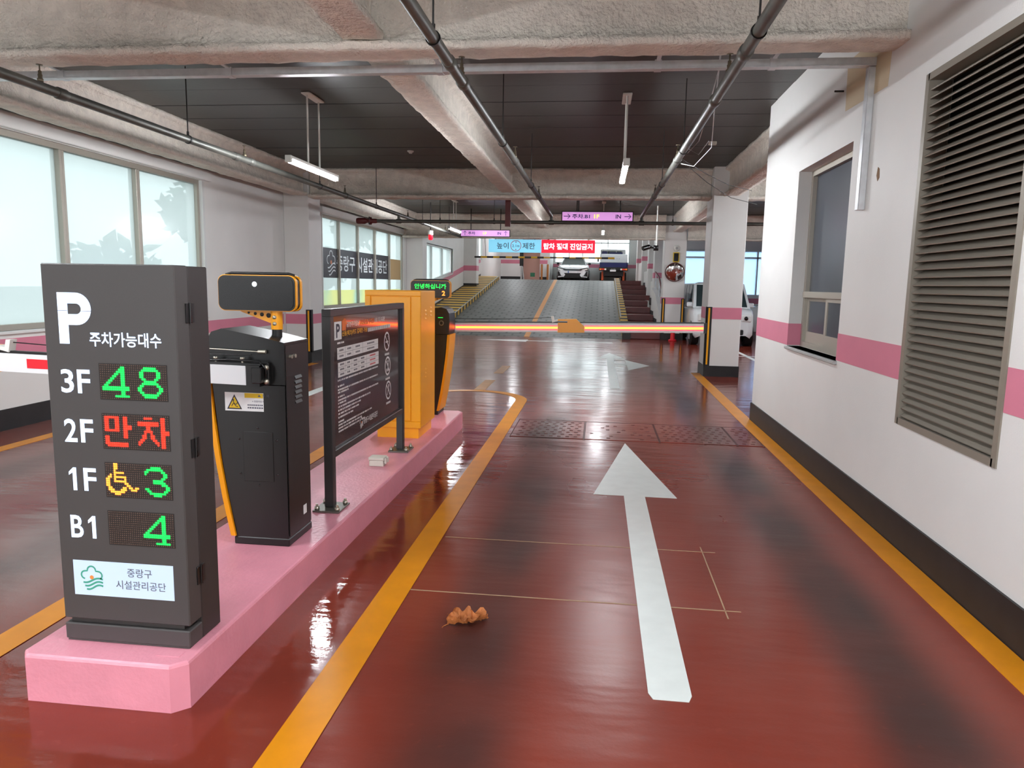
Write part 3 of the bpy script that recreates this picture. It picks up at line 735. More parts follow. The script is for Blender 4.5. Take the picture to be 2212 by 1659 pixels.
def led_panel(zt, items):
    x0, x1, zb = -1.7605, -1.5045, zt - .128; p = .008
    pn = obj('led_panel', MB().box(x0 - .002, x1 + .002, FY - .001, FY + .01, zb - .002, zt + .002), 'led_board', sg)
    lit = {}
    for key, col, cx0, rw0 in items:
        for r_, row in enumerate(GL[key].split('|')):
            for c_, ch in enumerate(row):
                if ch == '#': lit[(c_ + cx0, r_ + rw0)] = col
    sets = {}
    for r_ in range(16):
        for c_ in range(32):
            sets.setdefault(lit.get((c_, r_), 'led_off'), MB())
            m_ = sets[lit.get((c_, r_), 'led_off')]
            s = .0022 if (c_, r_) not in lit else .0036
            x = x0 + (c_ + .5) * p; z = zt - (r_ + .5) * p
            yb, yf = FY - .001, FY - (.0035 if (c_, r_) in lit else .0025)
            m_.add([(x - s, yb, z - s), (x + s, yb, z - s), (x + s, yb, z + s), (x - s, yb, z + s), (x - s * .6, yf, z - s * .6), (x + s * .6, yf, z - s * .6), (x + s * .6, yf, z + s * .6), (x - s * .6, yf, z + s * .6)],
                   [(4, 5, 6, 7), (0, 1, 5, 4), (1, 2, 6, 5), (2, 3, 7, 6), (3, 0, 4, 7)])
    for k_, m_ in sets.items():
        o = obj('led_dots', m_, k_, pn); o['kind'] = 'stuff'
ZT = [1.242 - .1813 * i for i in range(4)]
led_panel(ZT[0], [('4', 'led_green', 1, 1), ('8', 'led_green', 18, 1)])
led_panel(ZT[1], [('man', 'led_red', 0, 1), ('cha', 'led_red', 16, 1)])
led_panel(ZT[2], [('wheel', 'led_amber', 0, 0), ('3', 'led_green', 19, 1)])
led_panel(ZT[3], [('4', 'led_green', 17, 1)])
for z, s in zip(ZT, ('3F', '2F', '1F', 'B1')):
    for k_, ch in enumerate(s):
        x = -1.912 + (0, .064)[k_]; w = .05; z0 = z - .110; h = .086
        if ch == '1':
            mb = MB(); y = FY - .002
            q = [(.021, 0), (.036, 0), (.036, h), (.024, h), (.006, h * .80), (.006, h * .66), (.021, h * .78)]
            mb.add([(x + a, y, z0 + b) for a, b in q], [tuple(range(len(q)))]); obj('lit_lettering', mb, 'letter_light', sg)
        else: writing('lit_lettering', ch, (x, FY - .002, z0), U, V, w, h, 'letter_light', sg, .016)
lp = obj('name_plate', MB().box(-1.914, -1.516, FY - .0015, FY + .005, .365, .500), 'logo_plate', sg)
emblem('emblem', (-1.885, FY - .0025, .392), U, V, .088, 'logo_green', 'logo_orange', lp, .07)
writing('lettering', '중랑구', (-1.698, FY - .0025, .446), U, V, .098, .034, 'ink_grey', lp, .004)
writing('lettering', '시설관리공단', (-1.745, FY - .0025, .398), U, V, .198, .034, 'ink_grey', lp, .004)

# ------------------------------------------------------------------ barrier gates (same make, turned half round)
def barrier(label, loc, rotz, lit):
    t = thing('barrier_gate', label, 'barrier gate', loc, rotz)
    def O(n, mb, m, par=None): return obj(n, mb, m, par or t, world=False)
    hy = .145
    O('plinth', MB().rbox(-.150, .150, -hy - .004, hy + .004, 0, .04, .004, 1), 'black_plastic')
    O('body', MB().prism([(-.145, .04), (.138, .04), (.20, .42), (.24, .84), (-.145, .84)], 'y', -hy, hy), 'machine_black')
    O('head', MB().prism([(-.147, .845), (.262, .845), (.268, .98), (.262, 1.06), (.235, 1.105), (.18, 1.122), (-.04, 1.082), (-.147, 1.058)], 'y', -hy - .004, hy + .004), 'machine_black')
    fin = [(.138, .045), (.178, .25), (.208, .45), (.232, .65), (.246, .84)]
    f_ = MB(); n = len(fin); fv = []
    for (x, z) in fin: fv += [(x, -hy - .012, z), (x + .026, -hy - .012, z), (x + .026, hy + .012, z), (x, hy + .012, z)]
    fs = [(4 * i + j, 4 * i + (j + 1) % 4, 4 * i + 4 + (j + 1) % 4, 4 * i + 4 + j) for i in range(n - 1) for j in range(4)]
    O('side_fin', f_.add(fv, fs + [(0, 1, 2, 3), (4 * n - 4, 4 * n - 3, 4 * n - 2, 4 * n - 1)]), 'machine_yellow')
    # door on the flat side
    d = O('door', MB().rbox(-.151, -.146, -hy + .006, hy - .006, .05, 1.045, .002, 1), 'machine_black')
    for i in range(6): O('vent_slot', MB().prism([(-.151, .735 + .026 * i), (-.158, .735 + .026 * i), (-.151, .75 + .026 * i)], 'y', -.04, .04), 'machine_black', d)
    for q in (.05, .095): O('lock', MB().tube([(-.151, q, .985), (-.165, q, .985)], .010, 10), 'bolt', d)
    O('label', MB().box(-.1525, -.151, -.075, -.035, .115, .165), 'plate_white', d)
    # arm-side face (+y): maintenance plate, warning sticker, bracket
    yf = hy + .003
    mp = O('cover_plate', MB().rbox(-.075, .085, hy, hy + .003, .34, .60, .0015, 1), 'machine_black')
    for (x, z) in ((-.095, .38), (-.095, .56), (.105, .38), (.105, .56), (.005, .62), (.005, .32)): O('screw', MB().lathe([(0, .004), (.005, .003), (.006, 0)], (x, hy, z), 'y', 8), 'black_gloss', mp)
    st_ = O('warning_sticker', MB().box(-.03, .176, hy, hy + .001, .705, .80), 'plate_white')
    ys = hy + .0016; ux, uz = (-1, 0, 0), (0, 0, 1)
    O('sticker_band', quad(MB(), -.07, .028, .774, .798, (0, ys, 0), ux, uz), 'warn_yellow', st_)
    O('sticker_triangle', MB().add([(.165, ys, .714), (.085, ys, .714), (.125, ys, .790)], [(0, 1, 2)]), 'ink_dark', st_)
    ys2 = ys + .0004
    O('sticker_triangle', MB().add([(.155, ys2, .720), (.095, ys2, .720), (.125, ys2, .778)], [(0, 1, 2)]), 'warn_yellow', st_)
    ys3 = ys2 + .0004; fg = MB()
    for pts in ([(-.132, .755), (-.126, .742), (-.116, .738), (-.108, .748)], [(-.126, .742), (-.118, .730), (-.106, .726)], [(-.126, .744), (-.136, .738), (-.140, .728)]): ribbon(fg, pts, .004, (0, ys3, 0), ux, uz)
    disc(fg, -.130, .760, .0045, (0, ys3, 0), ux, uz, 10)
    O('sticker_figure', fg, 'ink_dark', st_)
    tx = MB(); text_mb(tx, '▲ 주 의', (.0, ys2, .779), ux, uz, .06, .015); 
    text_mb(tx, '※ 충돌위험 ※', (.03, ys2, .752), ux, uz, .062, .010)
    for i in range(2):
        x = .055
        while x > -.022: w = random.uniform(.006, .011); quad(tx, -x, -x + w, .734 - .014 * i, .741 - .014 * i, (0, ys2, 0), ux, uz); x -= w + .003
    O('sticker_text', tx, 'ink_grey', st_)
    O('arm_bracket', MB().rbox(-.075, .06, hy + .004, hy + .03, .845, .96, .004, 1).rbox(-.06, -.01, hy + .03, hy + .085, .86, .94, .004, 1), 'machine_black')
    for z in (.865, .935): O('bolt', MB().lathe([(0, .02), (.012, .018), (.014, 0)], (-.065, hy + .03, z), 'y', 8), 'bolt')
    # arm
    ya, yb2 = hy + .03, hy + .075; tl = .02
    def AZ(x): return .848 + tl * (x + .06)
    def slab(x0, x1, z0, z1, y0, y1, mb=None):
        return (mb or MB()).prism([(x0, AZ(x0) + z0), (x1, AZ(x1) + z0), (x1, AZ(x1) + z1), (x0, AZ(x0) + z1)], 'y', y0, y1)
    L1, L2 = 1.36, 1.64; LE = 2.86
    arm = O('arm', slab(.02, LE, 0, .095, ya, yb2), 'arm_white')
    O('arm_cap', slab(-.05, .02, -.004, .10, ya - .003, yb2 + .003), 'black_plastic', arm)
    O('arm_cap', slab(LE, LE + .03, -.004, .10, ya - .003, yb2 + .003), 'black_plastic', arm)
    O('arm_rail', slab(-.05, LE, .095, .108, ya + .01, yb2 - .01), 'black_plastic', arm)
    jn = O('arm_joint', MB().prism([(L1, AZ(L1) - .004), (L2, AZ(L2) - .004), (L2, AZ(L2) + .06), (L2 - .09, AZ(L2) + .135), (L1, AZ(L1) + .135), (L1, AZ(L1) + .118), (L1 + .10, AZ(L1) + .118), (L1 + .10, AZ(L1) + .10), (L1, AZ(L1) + .10)], 'y', ya - .006, yb2 + .006), 'tail_orange' if 0 else 'machine_yellow', arm)
    O('joint_hook', MB().prism([(L1 + .0, AZ(L1) + .115), (L1 - .06, AZ(L1) + .10), (L1 - .075, AZ(L1) + .165), (L1 - .05, AZ(L1) + .165), (L1 - .04, AZ(L1) + .125), (L1, AZ(L1) + .135)], 'y', ya, yb2), 'white_plastic', jn)
    O('wire', MB().tube([(.0, hy + .05, 1.0), (.25, hy + .05, .995), (.75, hy + .05, .998), (L1 - .06, hy + .05, AZ(L1) + .15)], .003, 6), 'black_plastic', arm)
    for x in (.05, .19): O('arm_bolt', MB().tube([(x, hy + .05, .95), (x, hy + .05, .985)], .006, 8).lathe([(0, .985), (.012, .985), (.012, .975), (0, .975)], (x, hy + .05, 0), 'z', 8), 'bolt', arm)
    O('cable', MB().tube([(.26, hy + .055, .965), (.12, hy + .055, .972), (-.04, hy + .055, .968), (-.07, hy + .05, .93), (-.06, hy + .03, .88)], .005, 6), 'black_plastic', arm)
    O('tension_rod', MB().tube([(.26, hy + .02, 1.022), (-.02, hy + .02, 1.012)], .0035, 6).tube([(-.02, hy + .02, 1.012), (-.06, hy + .02, 1.012)], .010, 8), 'bolt', arm)
    for sy in (-1, 1):
        yy_ = ya - .0015 if sy < 0 else yb2 + .0015
        y1_ = ya if sy < 0 else yb2
        if lit and sy < 0:
            for a, b in ((.27, L1 - .002), (L2 + .002, LE - .004)):
                O('light_glow', slab(a, b, .022, .070, yy_, y1_), 'arm_glow', arm)
                O('light_strip', slab(a, b, .036, .058, yy_ - .003, yy_), 'arm_light', arm)
        else:
            for a in (.98, 2.06, 2.5): O('red_tape', slab(a, a + .22, .024, .072, yy_, y1_), 'arm_red', arm)
    # round key switch on the -y face of the head
    if True:
        ks = O('switch_plate', MB().prism([(.13, .86), (.24, .86), (.245, .98), (.22, 1.05), (.14, 1.06)], 'y', -hy - .010, -hy - .003), 'black_plastic')
        O('switch_ring', MB().lathe([(.016, -.004), (.018, -.012), (.026, -.012), (.028, 0)], (.185, -hy - .008, .96), 'y', 20), 'brass', ks)
        O('status_light', MB().box(.15, .20, -hy - .012, -hy - .010, 1.012, 1.018), 'led_green', ks)
    # message display on a post
    xs = -.045
    O('post_sleeve', MB().tube([(-.145 + .10, 0, 1.06), (-.045, 0, 1.115)], .026, 14), 'black_plastic')
    po = O('post', MB().tube([(-.045, 0, 1.115), (-.045, 0, 1.22)], .03, 14), 'machine_yellow')
    for z in (1.145, 1.178): O('post_bolt', MB().lathe([(0, .036), (.009, .034), (.011, .028)], (-.045, 0, z), 'y', 10), 'bolt', po)
    br = MB().prism([(-.045, 1.21), (.16, 1.21), (.14, 1.20), (-.045, 1.135)], 'y', -.004, .004)
    bro = O('display_bracket', br, 'machine_yellow')
    for i in range(4): O('bracket_hole', MB().lathe([(0, .0055), (.006 + .0022 * i, .0055), (.006 + .0022 * i, -.0055), (0, -.0055)], (.105 - .036 * i, 0, 1.198 - .004 * i), 'y', 12), 'hazard_dark', bro)
    def rr(x0, x1, z0, z1, r, n=6):
        pts = []
        for (cx_, cz_, a0) in ((x1 - r, z0 + r, -90), (x1 - r, z1 - r, 0), (x0 + r, z1 - r, 90), (x0 + r, z0 + r, 180)):
            for k in range(n + 1): a = math.radians(a0 + 90 * k / n); pts.append((cx_ + r * math.cos(a), cz_ + r * math.sin(a)))
        return pts
    D0, D1, DZ0, DZ1 = -.165, .245, 1.212, 1.388
    O('display_case', MB().prism(rr(D0, D1, DZ0, DZ1, .035), 'y', -.045, .045), 'black_plastic')
    O('display_trim', MB().prism(rr(D0 - .004, D1 + .004, DZ0 - .004, DZ1 + .004, .037), 'y', .018, .040).prism(rr(D0 - .004, D1 + .004, DZ0 - .004, DZ1 + .004, .037), 'y', -.040, -.018), 'machine_yellow')
    O('display_back', MB().prism(rr(D0 + .008, D1 - .008, DZ0 + .008, DZ1 - .008, .03), 'y', .045, .048), 'display_black')
    sc_ = O('display_screen', MB().prism(rr(D0 + .02, D1 - .02, DZ0 + .02, DZ1 - .02, .012), 'y', -.048, -.045), 'sign_dark')
    O('hood_rail', MB().tube([(D0 + .02, 0, DZ1 + .004), (D0 + .05, 0, DZ1 + .012), (D1 - .05, 0, DZ1 + .012), (D1 - .02, 0, DZ1 + .004)], .007, 8), 'black_plastic')
    O('lamp_spot', MB().lathe([(0, .05), (.012, .05), (.014, .047)], (.048, 0, 1.345), 'y', 14), 'white_lit')
    tx = text_mb(MB(), '안녕하십니까', (D0 + .04, -.0495, 1.305), (1, 0, 0), (0, 0, 1), .335, .052, .02)
    O('lit_lettering', tx, 'led_green', sc_)
    O('lit_digit', text_mb(MB(), '2', (.165, -.0495, 1.237), (1, 0, 0), (0, 0, 1), .034, .05, .03), 'led_amber', sc_)
    return t
barrier('black barrier machine beside the parking sign, white arm reaching left', (-1.690, 3.562, ZI), PI, False)
barrier('black and yellow barrier machine behind the yellow cabinet, arm lit red', (-1.765, 7.40, ZI), 0, True)

# ------------------------------------------------------------------ notice board
nb = thing('notice_board', 'dark brown framed parking notice board on two posts', 'notice board', (-1.565, 4.85, ZI))
X0, X1 = -1.595, -1.540; BY0, BY1, BZ0, BZ1 = 4.04, 5.66, .49, 1.385
for y in (BY0, BY1 - .05):
    obj('post', MB().rbox(X0, X1, y, y + .055, ZI + .012, BZ1 - .04, .004, 1), 'board_frame', nb)
    pl = obj('base_plate', MB().rbox(-1.645, -1.480, y - .07, y + .12, ZI, ZI + .012, .002, 1), 'steel_plate', nb)
    for dx in (-1.625, -1.50):
        for dy in (-.045, .095): obj('bolt', MB().tube([(dx, y + dy, ZI + .012), (dx, y + dy, ZI + .045)], .008, 8).lathe([(0, .03), (.016, .03), (.016, .012), (0, .012)], (dx, y + dy, ZI), 'z', 6), 'bolt', pl)
obj('frame', MB().rbox(X0, X1, BY0, BY1, BZ1 - .045, BZ1, .004, 1).rbox(X0, X1, BY0 + .05, BY1 - .05, BZ0, BZ0 + .045, .004, 1), 'board_frame', nb)
bp = obj('panel', MB().box(X0 + .01, -1.560, BY0 + .05, BY1 - .045, BZ0 + .045, BZ1 - .045), 'board_brown', nb)
XB = -1.5590; UY = (0, 1, 0)
pi_ = obj('parking_mark', MB().add([(XB, 4.15, 1.195), (XB, 4.275, 1.195), (XB, 4.275, 1.305), (XB, 4.15, 1.305)], [(0, 1, 2, 3)]), 'ink_white', bp)
writing('lettering', 'P', (XB + .0006, 4.18, 1.207), UY, V, .065, .085, 'ink_dark', pi_, .03)
tg = obj('banner_mark', MB().add([(XB, 4.285, 1.245), (XB, 4.355, 1.245), (XB, 4.355, 1.315), (XB, 4.325, 1.320), (XB, 4.285, 1.305)], [(0, 1, 2, 3, 4)]), 'ink_orange', bp)
writing('heading', '공영주차장은', (XB, 4.37, 1.262), UY, V, .24, .034, 'ink_white', bp, .02)
writing('heading', '무인운영 주차장', (XB, 4.63, 1.262), UY, V, .30, .034, 'ink_orange', bp, .02)
writing('heading', '으로 주차 요금은', (XB, 4.94, 1.262), UY, V, .25, .034, 'ink_white', bp, .02)
writing('heading', '신용(체크)카드 결제만 가능', (XB, 4.285, 1.205), UY, V, .49, .038, 'ink_yellow', bp, .02)
hb = MB(); y = 4.79
while y < 5.32: w = random.uniform(.012, .022); quad(hb, y, y + w, 1.207, 1.233, (XB, 0, 0), UY, V); y += w + .006
obj('small_print', hb, 'ink_white', bp)
for (y0, y1, z0, z1, rows, cols) in ((4.195, 5.02, 1.073, 1.145, 2, (.17, .34, .58)), (4.205, 5.03, .962, 1.053, 3, (.16, .30, .47, .66))):
    tb = obj('price_table', quad(MB(), y0, y1, z0, z1, (XB, 0, 0), UY, V), 'ink_white', bp)
    gm = MB(); W_ = y1 - y0
    for i in range(1, rows): zz = z0 + (z1 - z0) * i / rows; quad(gm, y0, y1, zz - .0008, zz + .0008, (XB + .0005, 0, 0), UY, V)
    for c_ in cols: quad(gm, y0 + W_ * c_ - .0012, y0 + W_ * c_ + .0012, z0, z1, (XB + .0005, 0, 0), UY, V)
    cl_ = [0] + list(cols) + [1]
    for i in range(rows):
        for a, b_ in zip(cl_, cl_[1:]):
            zz = z0 + (z1 - z0) * (i + .35) / rows; yc = y0 + W_ * (a + b_) / 2; ww = W_ * (b_ - a) * .22; q = yc - ww
            while q < yc + ww: quad(gm, q, q + .013, zz, zz + .011, (XB + .0005, 0, 0), UY, V, 1 if (b_ == 1 and rows == 3) else 0); q += .018
    obj('table_print', gm, ['ink_dark', 'ink_red'], tb)
sp = MB()
for (z, w_) in ((.938, .82), (.902, .10), (.880, .80), (.863, .18), (.836, .10), (.815, .82), (.796, .14), (.774, .62), (.752, .42), (.730, .38), (.708, .26), (.680, .10), (.660, .66), (.640, .44), (.620, .50), (1.168, .12)):
    q = 4.20
    while q < 4.20 + w_: w = random.uniform(.010, .018); quad(sp, q, q + w, z, z + .011, (XB, 0, 0), UY, V); q += w + random.choice((.004, .004, .012))
so = obj('small_print', sp, 'ink_white', bp); so['kind'] = 'stuff'
for i, z in enumerate((1.107, .920, .733)):
    yc = 5.24 + .015 * i; dm = MB(); disc(dm, yc, z, .072, (XB, 0, 0), UY, V, 28)
    d_ = obj('ban_sign', dm, 'ink_white', bp)
    im = MB(); disc(im, yc, z, .058, (XB + .0004, 0, 0), UY, V, 28); obj('ban_field', im, 'board_brown', d_)
    pm_ = MB(); pp_ = (XB + .0008, 0, 0)
    ribbon(pm_, [(yc - .045, z + .045), (yc + .045, z - .045)], .010, pp_, UY, V)
    if i == 0: quad(pm_, yc - .035, yc + .03, z - .010, z + .004, pp_, UY, V); ribbon(pm_, [(yc + .03, z + .01), (yc + .035, z + .025), (yc + .025, z + .04)], .006, pp_, UY, V)
    if i == 1: disc(pm_, yc + .008, z + .035, .010, pp_, UY, V); quad(pm_, yc - .002, yc + .018, z - .04, z + .022, pp_, UY, V); quad(pm_, yc - .035, yc - .015, z - .04, z - .018, pp_, UY, V)
    if i == 2: ribbon(pm_, [(yc - .03, z - .035), (yc + .0, z + .03), (yc + .03, z - .035)], .009, pp_, UY, V); disc(pm_, yc + .01, z + .035, .012, pp_, UY, V)
    obj('ban_pictogram', pm_, 'ink_white', d_)
    cm = MB(); q = yc - .055
    while q < yc + .05: quad(cm, q, q + .018, z - .104, z - .088, (XB, 0, 0), UY, V); q += .023
    obj('caption', cm, 'ink_white', d_)
emblem('emblem', (XB, 4.60, .570), UY, V, .070, 'ink_white', 'ink_orange', bp, .08)
writing('lettering', '중랑구시설관리공단', (XB, 4.685, .582), UY, V, .31, .042, 'ink_white', bp, .015)

# ------------------------------------------------------------------ yellow cabinet, junction box
cb = thing('electrical_cabinet', 'bright yellow steel cabinet behind the notice board', 'cabinet', (-1.755, 6.34, ZI))
cx0, cx1, cy0, cy1, cz0, cz1 = -2.00, -1.505, 6.067, 6.62, .275, 1.476
obj('body', MB().rbox(cx0, cx1, cy0 + .012, cy1, cz0, cz1, .008, 2).rbox(cx0, cx1, cy0, cy0 + .02, cz1 - .045, cz1, .004, 1).rbox(cx0, cx1, cy0, cy0 + .02, cz0, cz0 + .06, .004, 1).rbox(cx0, cx0 + .05, cy0, cy0 + .02, cz0 + .06, cz1 - .045, .004, 1).rbox(cx1 - .085, cx1, cy0, cy0 + .02, cz0 + .06, cz1 - .045, .004, 1), 'cabinet_yellow', cb)
obj('door', MB().rbox(cx0 + .055, cx1 - .09, cy0 + .004, cy0 + .018, cz0 + .065, cz1 - .05, .004, 1), 'cabinet_yellow', cb)
obj('plinth', MB().box(-1.905, -1.532, cy0 + .03, cy1 - .03, ZI, cz0), 'cabinet_yellow', cb)
for (y, z) in ((6.22, 1.30), (6.42, 1.32), (6.22, .78)):
    for i in range(3): obj('vent_slit', MB().prism([(cx1, z - .035 * i), (cx1 + .005, z - .035 * i), (cx1, z - .035 * i + .012)], 'y', y, y + .05), 'cabinet_yellow', cb)
jb = thing('junction_box', 'small cream junction box on the pink island', 'box', (-1.585, 5.13, ZI))
obj('body', MB().rbox(-1.655, -1.545, 5.08, 5.17, ZI, ZI + .045, .006, 2), 'cream_plastic', jb)
obj('lid', MB().rbox(-1.66, -1.54, 5.075, 5.175, ZI + .045, ZI + .068, .006, 2), 'cream_plastic', jb)
obj('latch', MB().rbox(-1.542, -1.525, 5.09, 5.11, ZI + .02, ZI + .062, .003, 1).rbox(-1.542, -1.525, 5.14, 5.16, ZI + .02, ZI + .062, .003, 1), 'cream_plastic', jb)

# ------------------------------------------------------------------ overhead services
def hanger(o, x, y, z, mb=None):
    r_ = obj('hanger_rod', MB().tube([(x, y, z + .03), (x, y, ZD - .015)], .006, 6), 'pipe_dark', o)
    obj('hanger_clip', MB().lathe([(.043, -.012), (.043, .012), (.037, .012), (.037, -.012)], (x, y, z), 'y', 14).tube([(x, y, z + .04), (x, y, z + .075)], .012, 8), 'pipe_dark', r_)
def sprinkler(o, x, y, z):
    s = obj('sprinkler_head', MB().lathe([(.0, .035), (.020, .035), (.022, .055), (.014, .062), (.016, .085), (.012, .088), (.012, .11), (.005, .115), (.005, .15), (.0, .15)], (x, y, z), 'z', 12), 'brass', o)
    obj('deflector', MB().lathe([(0, .150), (.022, .150), (.022, .154), (0, .154)], (x, y, z), 'z', 12), 'brass', s)
def run(label, x, y0, y1, z, r, hang, spr, coup, fade=None):
    o = thing('sprinkler_pipe', label, 'pipe', (x, (y0 + y1) / 2, z))
    obj('tube', MB().tube([(x, y0 + (y1 - y0) * i / 8, z) for i in range(9)], r, 14), 'pipe', o)
    for y in coup: obj('coupling', MB().tube([(x, y - .05, z), (x, y - .04, z), (x, y + .04, z), (x, y + .05, z)], [r + .002, r + .008, r + .008, r + .002], 14), 'pipe', o)
    for y in hang: hanger(o, x, y, z)
    for y in spr: sprinkler(o, x, y, z)
    return o
run('sprinkler pipe running above the left windows', -4.05, Y0, 21.2, 2.9, .036, (6.9, 10.3, 13.0, 16.5, 19.5), (5.0, 8.05, 11.35, 15.2, 19.0), (5.2, 7.85, 8.2, 11.4))
run('sprinkler pipe along the middle of the ceiling under the long beam', -.96, Y0, 14.5, 2.9, .036, (4.15, 7.12, 10.1), (5.0, 8.17, 11.4), (4.6, 5.05, 8.2, 11.4))
run('sprinkler pipe on the right with loose wires tied to it', .80, Y0, 14.5, 2.9, .036, (4.15, 7.56, 10.0), (5.04, 8.1, 11.2), (4.5, 5.6, 8.1, 11.3))
xp = thing('cross_pipe', 'cross pipe hung below the second beam with a red coupling', 'pipe', (0, 14.5, 2.77))
obj('tube', MB().tube([(-4.5 + 14.0 * i / 6, 14.5, 2.77) for i in range(7)], .034, 12), 'pipe', xp)
for x in (-4.05, -.96, .80): obj('riser', MB().tube([(x, 14.5, 2.80), (x, 14.5, 2.90)], .030, 10).lathe([(.046, -.05), (.046, .05)], (x, 14.5, 2.77), 'x', 12), 'pipe', xp)
for x in (-3.2, -2.1, 1.4, 3.6): hanger(xp, x, 14.5, 2.77)
rc = obj('red_coupling', MB().lathe([(0, -.20), (.055, -.20), (.062, -.17), (.062, -.03), (.045, 0), (.04, .04), (.075, .06), (.075, .10), (.045, .12), (.045, .20), (.035, .23)], (-4.73, 14.5, 2.77), 'x', 16), 'rust_red', xp)
tag(rc, 'dark red valve coupling'); obj('bolt', MB().tube([(-4.65, 14.44, 2.70), (-4.65, 14.44, 2.85)], .014, 8).tube([(-4.65, 14.56, 2.70), (-4.65, 14.56, 2.85)], .014, 8), 'pipe_dark', rc)
rh = thing('red_hanger', 'dark red steel channel hanging under the middle beam', 'bracket', (-1.76, 14.0, 2.64))
obj('channel', MB().box(-1.81, -1.71, 13.95, 13.965, 2.64, 3.17).box(-1.81, -1.795, 13.965, 14.03, 2.66, 3.17).box(-1.725, -1.71, 13.965, 14.03, 2.64, 3.17), 'rust_red', rh)
# cable tray + wall conduit
ct = thing('cable_tray', 'shiny galvanised cable duct fixed behind the first beam', 'cable duct', (-1.7, 5.53, 3.10))
obj('duct', MB().box(-5.35, XR - .002, 5.50, 5.56, 3.105, 3.155), 'galvanised', ct)
obj('duct_lid', MB().rbox(-5.35, XR - .002, 5.495, 5.565, 3.098, 3.108, .002, 1), 'galvanised', ct)
for x in (-4.3, -2.9, -1.25, .35, 1.15): obj('strap', MB().box(x, x + .05, 5.49, 5.568, 3.094, 3.16).box(x + .01, x + .04, 5.22, 5.49, 3.15, 3.158), 'galvanised', ct)
wc = thing('wall_conduit', 'bright metal conduit dropping down the right wall beside the window', 'conduit', (XR, 5.53, 2.12))
obj('duct', MB().rbox(XR - .045, XR, 5.505, 5.555, 2.12, 3.095, .003, 1), 'galvanised', wc)
obj('duct_lid', MB().rbox(XR - .050, XR - .045, 5.502, 5.558, 2.12, 3.095, .002, 1), 'galvanised', wc)
# loose wires on the right pipe
lw_ = thing('loose_wires', 'thin tangled wires strung from the right pipe to the pillar', 'wire', (.9, 8.0, 3.0))
for i, (pts, m_) in enumerate((
    ([(.84, 5.7, 3.55), (.86, 5.9, 3.2), (.87, 6.6, 2.98), (.90, 7.2, 2.92), (.86, 7.7, 2.90)], 'galvanised'),
    ([(.86, 5.7, 3.55), (.90, 6.3, 3.02), (1.02, 7.2, 2.86), (.95, 7.9, 2.80), (.84, 8.1, 2.86)], 'galvanised'),
    ([(.84, 7.6, 2.93), (.98, 7.8, 2.90), (1.02, 7.4, 2.96)], 'galvanised'),
    ([(.82, 8.1, 2.92), (1.2, 8.8, 2.86), (1.6, 9.6, 2.84), (2.08, 10.6, 2.9)], 'pipe_dark'),
    ([(.82, 8.05, 2.90), (1.2, 8.7, 2.75), (1.6, 9.4, 2.66), (2.10, 10.3, 2.68)], 'pipe_dark'))):
    obj('wire', MB().tube(pts, .004, 6), m_, lw_)
tagb = obj('wire_tag', MB().rbox(.99, 1.06, 7.15, 7.19, 2.88, 2.91, .004, 1), 'cream_plastic', lw_)
# pendant lamps
def lamp(label, x, y, z, L=1.25, plate=.22, ZD=ZD):
    t = thing('pendant_lamp', label, 'lamp', (x, y, z), 0, 'pendant tube lamps under the deck')
    obj('ceiling_plate', MB().rbox(x - .05, x + .05, y - plate, y + plate, ZD - .035, ZD - .013, .008, 2), 'white_plastic', t)
    for s in (-1, 1): obj('rod', MB().tube([(x, y + s * plate * .75, z + .04), (x, y + s * plate * .75, ZD - .03)], .011, 8), 'white_plastic', t)
    obj('housing', MB().rbox(x - .032, x + .032, y - L / 2, y + L / 2, z + .012, z + .045, .004, 1).rbox(x - .034, x + .034, y - L / 2 - .03, y - L / 2 + .01, z - .028, z + .046, .006, 2).rbox(x - .034, x + .034, y + L / 2 - .01, y + L / 2 + .03, z - .028, z + .046, .006, 2), 'white_plastic', t)
    obj('tube', MB().tube([(x, y - L / 2 + .01, z - .005), (x, y + L / 2 - .01, z - .005)], .027, 12), 'tube_light', t)
lamp('added unseen fill lamp over the left lane just inside the entrance', -3.24, 2.1, 2.79, 1.35)  # added out of frame to brighten the first beam and walls
lamp('added unseen fill lamp over the arrow lane just inside the entrance', .245, 2.1, 2.79, 1.30)  # second added lamp, out of frame, lifts the right wall
lamp('lit pendant tube lamp over the left lane', -3.24, 8.08, 2.79, 1.35)
lamp('lit pendant tube lamp over the arrow lane', .245, 8.28, 2.79, 1.30)
lamp('far lit pendant tube lamp beside the left hanging sign', -3.62, 18.1, 2.87, 1.4)
lamp('far lit pendant tube lamp below the right hanging sign', .08, 18.2, 2.87, 1.4)
for i, (x, y) in enumerate(((4.3, 11.5), (4.3, 17.0), (7.6, 12.0), (7.6, 18.5))): lamp(['lit tube lamp in the bays just past the right wall', 'lit tube lamp between the two right pillars', 'lit tube lamp deep in the right bays', 'farthest lit tube lamp in the right bays'][i], x, y, 2.9, 1.4)
for i, (x, y) in enumerate(((-2.0, 25.0), (-2.0, 31.0), (-1.6, 38.0), (-4.6, 40.0), (.6, 41.0))): lamp(['added unseen fill lamp over the foot of the ramp', 'added unseen fill lamp over the middle of the ramp', 'added unseen fill lamp over the top of the ramp', 'added unseen fill lamp by the peach wall upstairs', 'added unseen fill lamp above the parked truck'][i], x, y, 4.9, 1.4, ZD=5.612)  # unseen lamps added behind the lintel to brighten ramp and upper level
